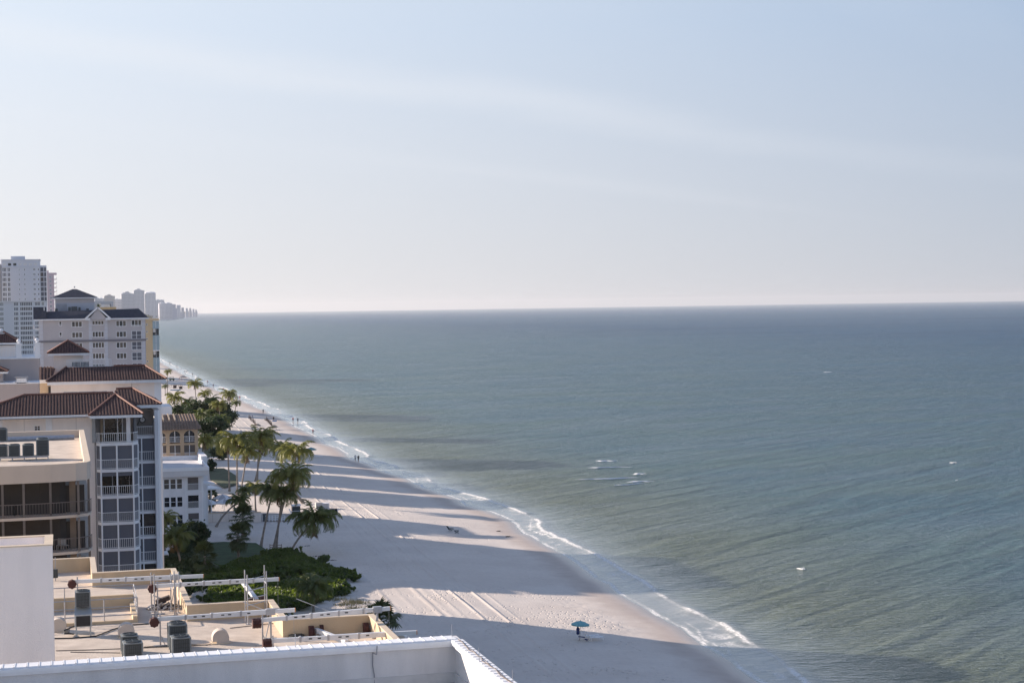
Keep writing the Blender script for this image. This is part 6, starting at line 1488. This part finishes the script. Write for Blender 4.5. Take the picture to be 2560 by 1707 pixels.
# far beach: utility cart, parasol, dark fence
p = G(429.5, 951.5); r = empty('beach_utility_cart', p, 'small green utility cart with roof on the far sand', 'cart')
gm = mat('cart_green', (.06, .12, .05), .6)
m = MB(); m.box(-1.4, 1.4, -.8, .8, .5, 1.2); m.box(.9, 1.6, -.8, .8, .5, .95); sub(m, 'body', gm, r); m = MB(); m.box(-1.2, 1.1, -.85, .85, 2.05, 2.15); sub(m, 'roof', gm, r)
for x_ in (-.9, .9):
    for y_ in (-.8, .8): m = MB(); m.path([(x_, y_-.12, .35), (x_, y_+.12, .35)], .35, 10); sub(m, 'wheel', black, r); m = MB(); m.bar((x_, y_*.9, 1.2), (x_, y_*.9, 2.05), .07); sub(m, 'roof_post', black, r)
p = G(458, 952); umbrella('far_parasol', p, 2.1, 2.9, mat('dark_canvas', (.03, .05, .09), .8), 'dark blue parasol on the far sand left of the utility cart track', 8, .6)
fn = empty('dark_beach_fence', G(428, 970), 'low dark fence on the sand behind the tile eave corner', 'fence'); A0, A1 = G(403, 970)-fn.location, G(455, 967)-fn.location
for k in range(13): m = MB(); q = A0.lerp(A1, k/12); m.bar(q, q+Vector((0, 0, 1.3)), .18); sub(m, 'post', brown, fn)
m = MB(); m.bar(A0+Vector((0, 0, 1.2)), A1+Vector((0, 0, 1.2)), .1, .2); sub(m, 'rail', brown, fn)
for i, (x, y) in enumerate(((437, 969), (452, 971))): box_thing('beach_locker', 'dark locker by the far dark fence, '+('left' if i == 0 else 'right')+' one', 'locker', x, y+2, 1.6, 1.2, 1.5, brown, [('lid', (-.9, .9, -.7, .7, 1.5, 1.6), tanfab)])
p = G(432, 976); tag(MB().box(p.x-1.2, p.x+3.8, p.y-.4, p.y+.4, p.z, p.z+.45).build('kayak', mat('kayak_blue', (.10, .28, .42), .5)), 'pale blue kayak lying on the sand under the far palm', 'kayak')
# seaweed and driftwood lines
for i, (x, y, L_w, lab) in enumerate(((796, 1390, 2.2, 'flat dark weed line near the thicket, upper'), (815, 1401, 3.4, 'flat dark weed line near the thicket, longest'), (813, 1390, .6, 'small dark weed patch right of the upper line'), (765, 1365, .8, 'small dark driftwood stump near the wooden fence'), (1244, 1327.5, .6, 'dark weed clump on damp sand in the stripes'), (1268, 1341, .6, 'dark weed clump at the damp edge'))):
    p = G(x, y); m = MB(); r_ = random.Random(i)
    for k in range(30): a = r_.uniform(-1, 1); m.bar((p.x+a*L_w/2, p.y+r_.uniform(-.2, .2), p.z+.01), (p.x+a*L_w/2+.25, p.y+r_.uniform(-.25, .25), p.z+.08), .09, .04)
    tag(m.build('seaweed_patch', brown), lab, 'seaweed', 'weed patches on the sand')
# gull on the sea
for x, y, lab in ((2391, 1201, 'white gull resting on the sea at the right'), (2006, 1421, 'white gull resting on the green water near the surf')):
    p = PZ(x, y, .1); r = empty('gull', p, lab, 'bird', 'gulls on the water'); r.scale = (.7, .7, .5); m = MB(); m.path([(-.4, 0, .1), (-.15, 0, .14), (.15, 0, .16), (.35, 0, .1)], [.03, .16, .16, .04], 7); sub(m, 'body', white, r); m = MB(); m.path([(.25, 0, .15), (.35, 0, .35), (.5, 0, .36)], [.06, .08, .02], 6); sub(m, 'head', white, r)
# vehicle in the drive beside the bay window building
p = PZ(407, 1421, 2.3); r = empty('parked_van', (p.x, p.y, 2.2), 'white van glimpsed between the corner column and the palms', 'van')
m = MB(); m.box(-1.0, 1.0, 0, 4.6, .4, 1.1); m.box(-.95, .95, .9, 4.6, 1.1, 2.1); sub(m, 'body', white, r); m = MB(); m.box(-.85, .85, .84, .9, 1.2, 1.95); sub(m, 'windscreen', glass, r)
for x_ in (-.95, .95):
    for y_ in (.8, 3.7): m = MB(); m.path([(x_-.1, y_, .38), (x_+.1, y_, .38)], .38, 12); sub(m, 'wheel', black, r)
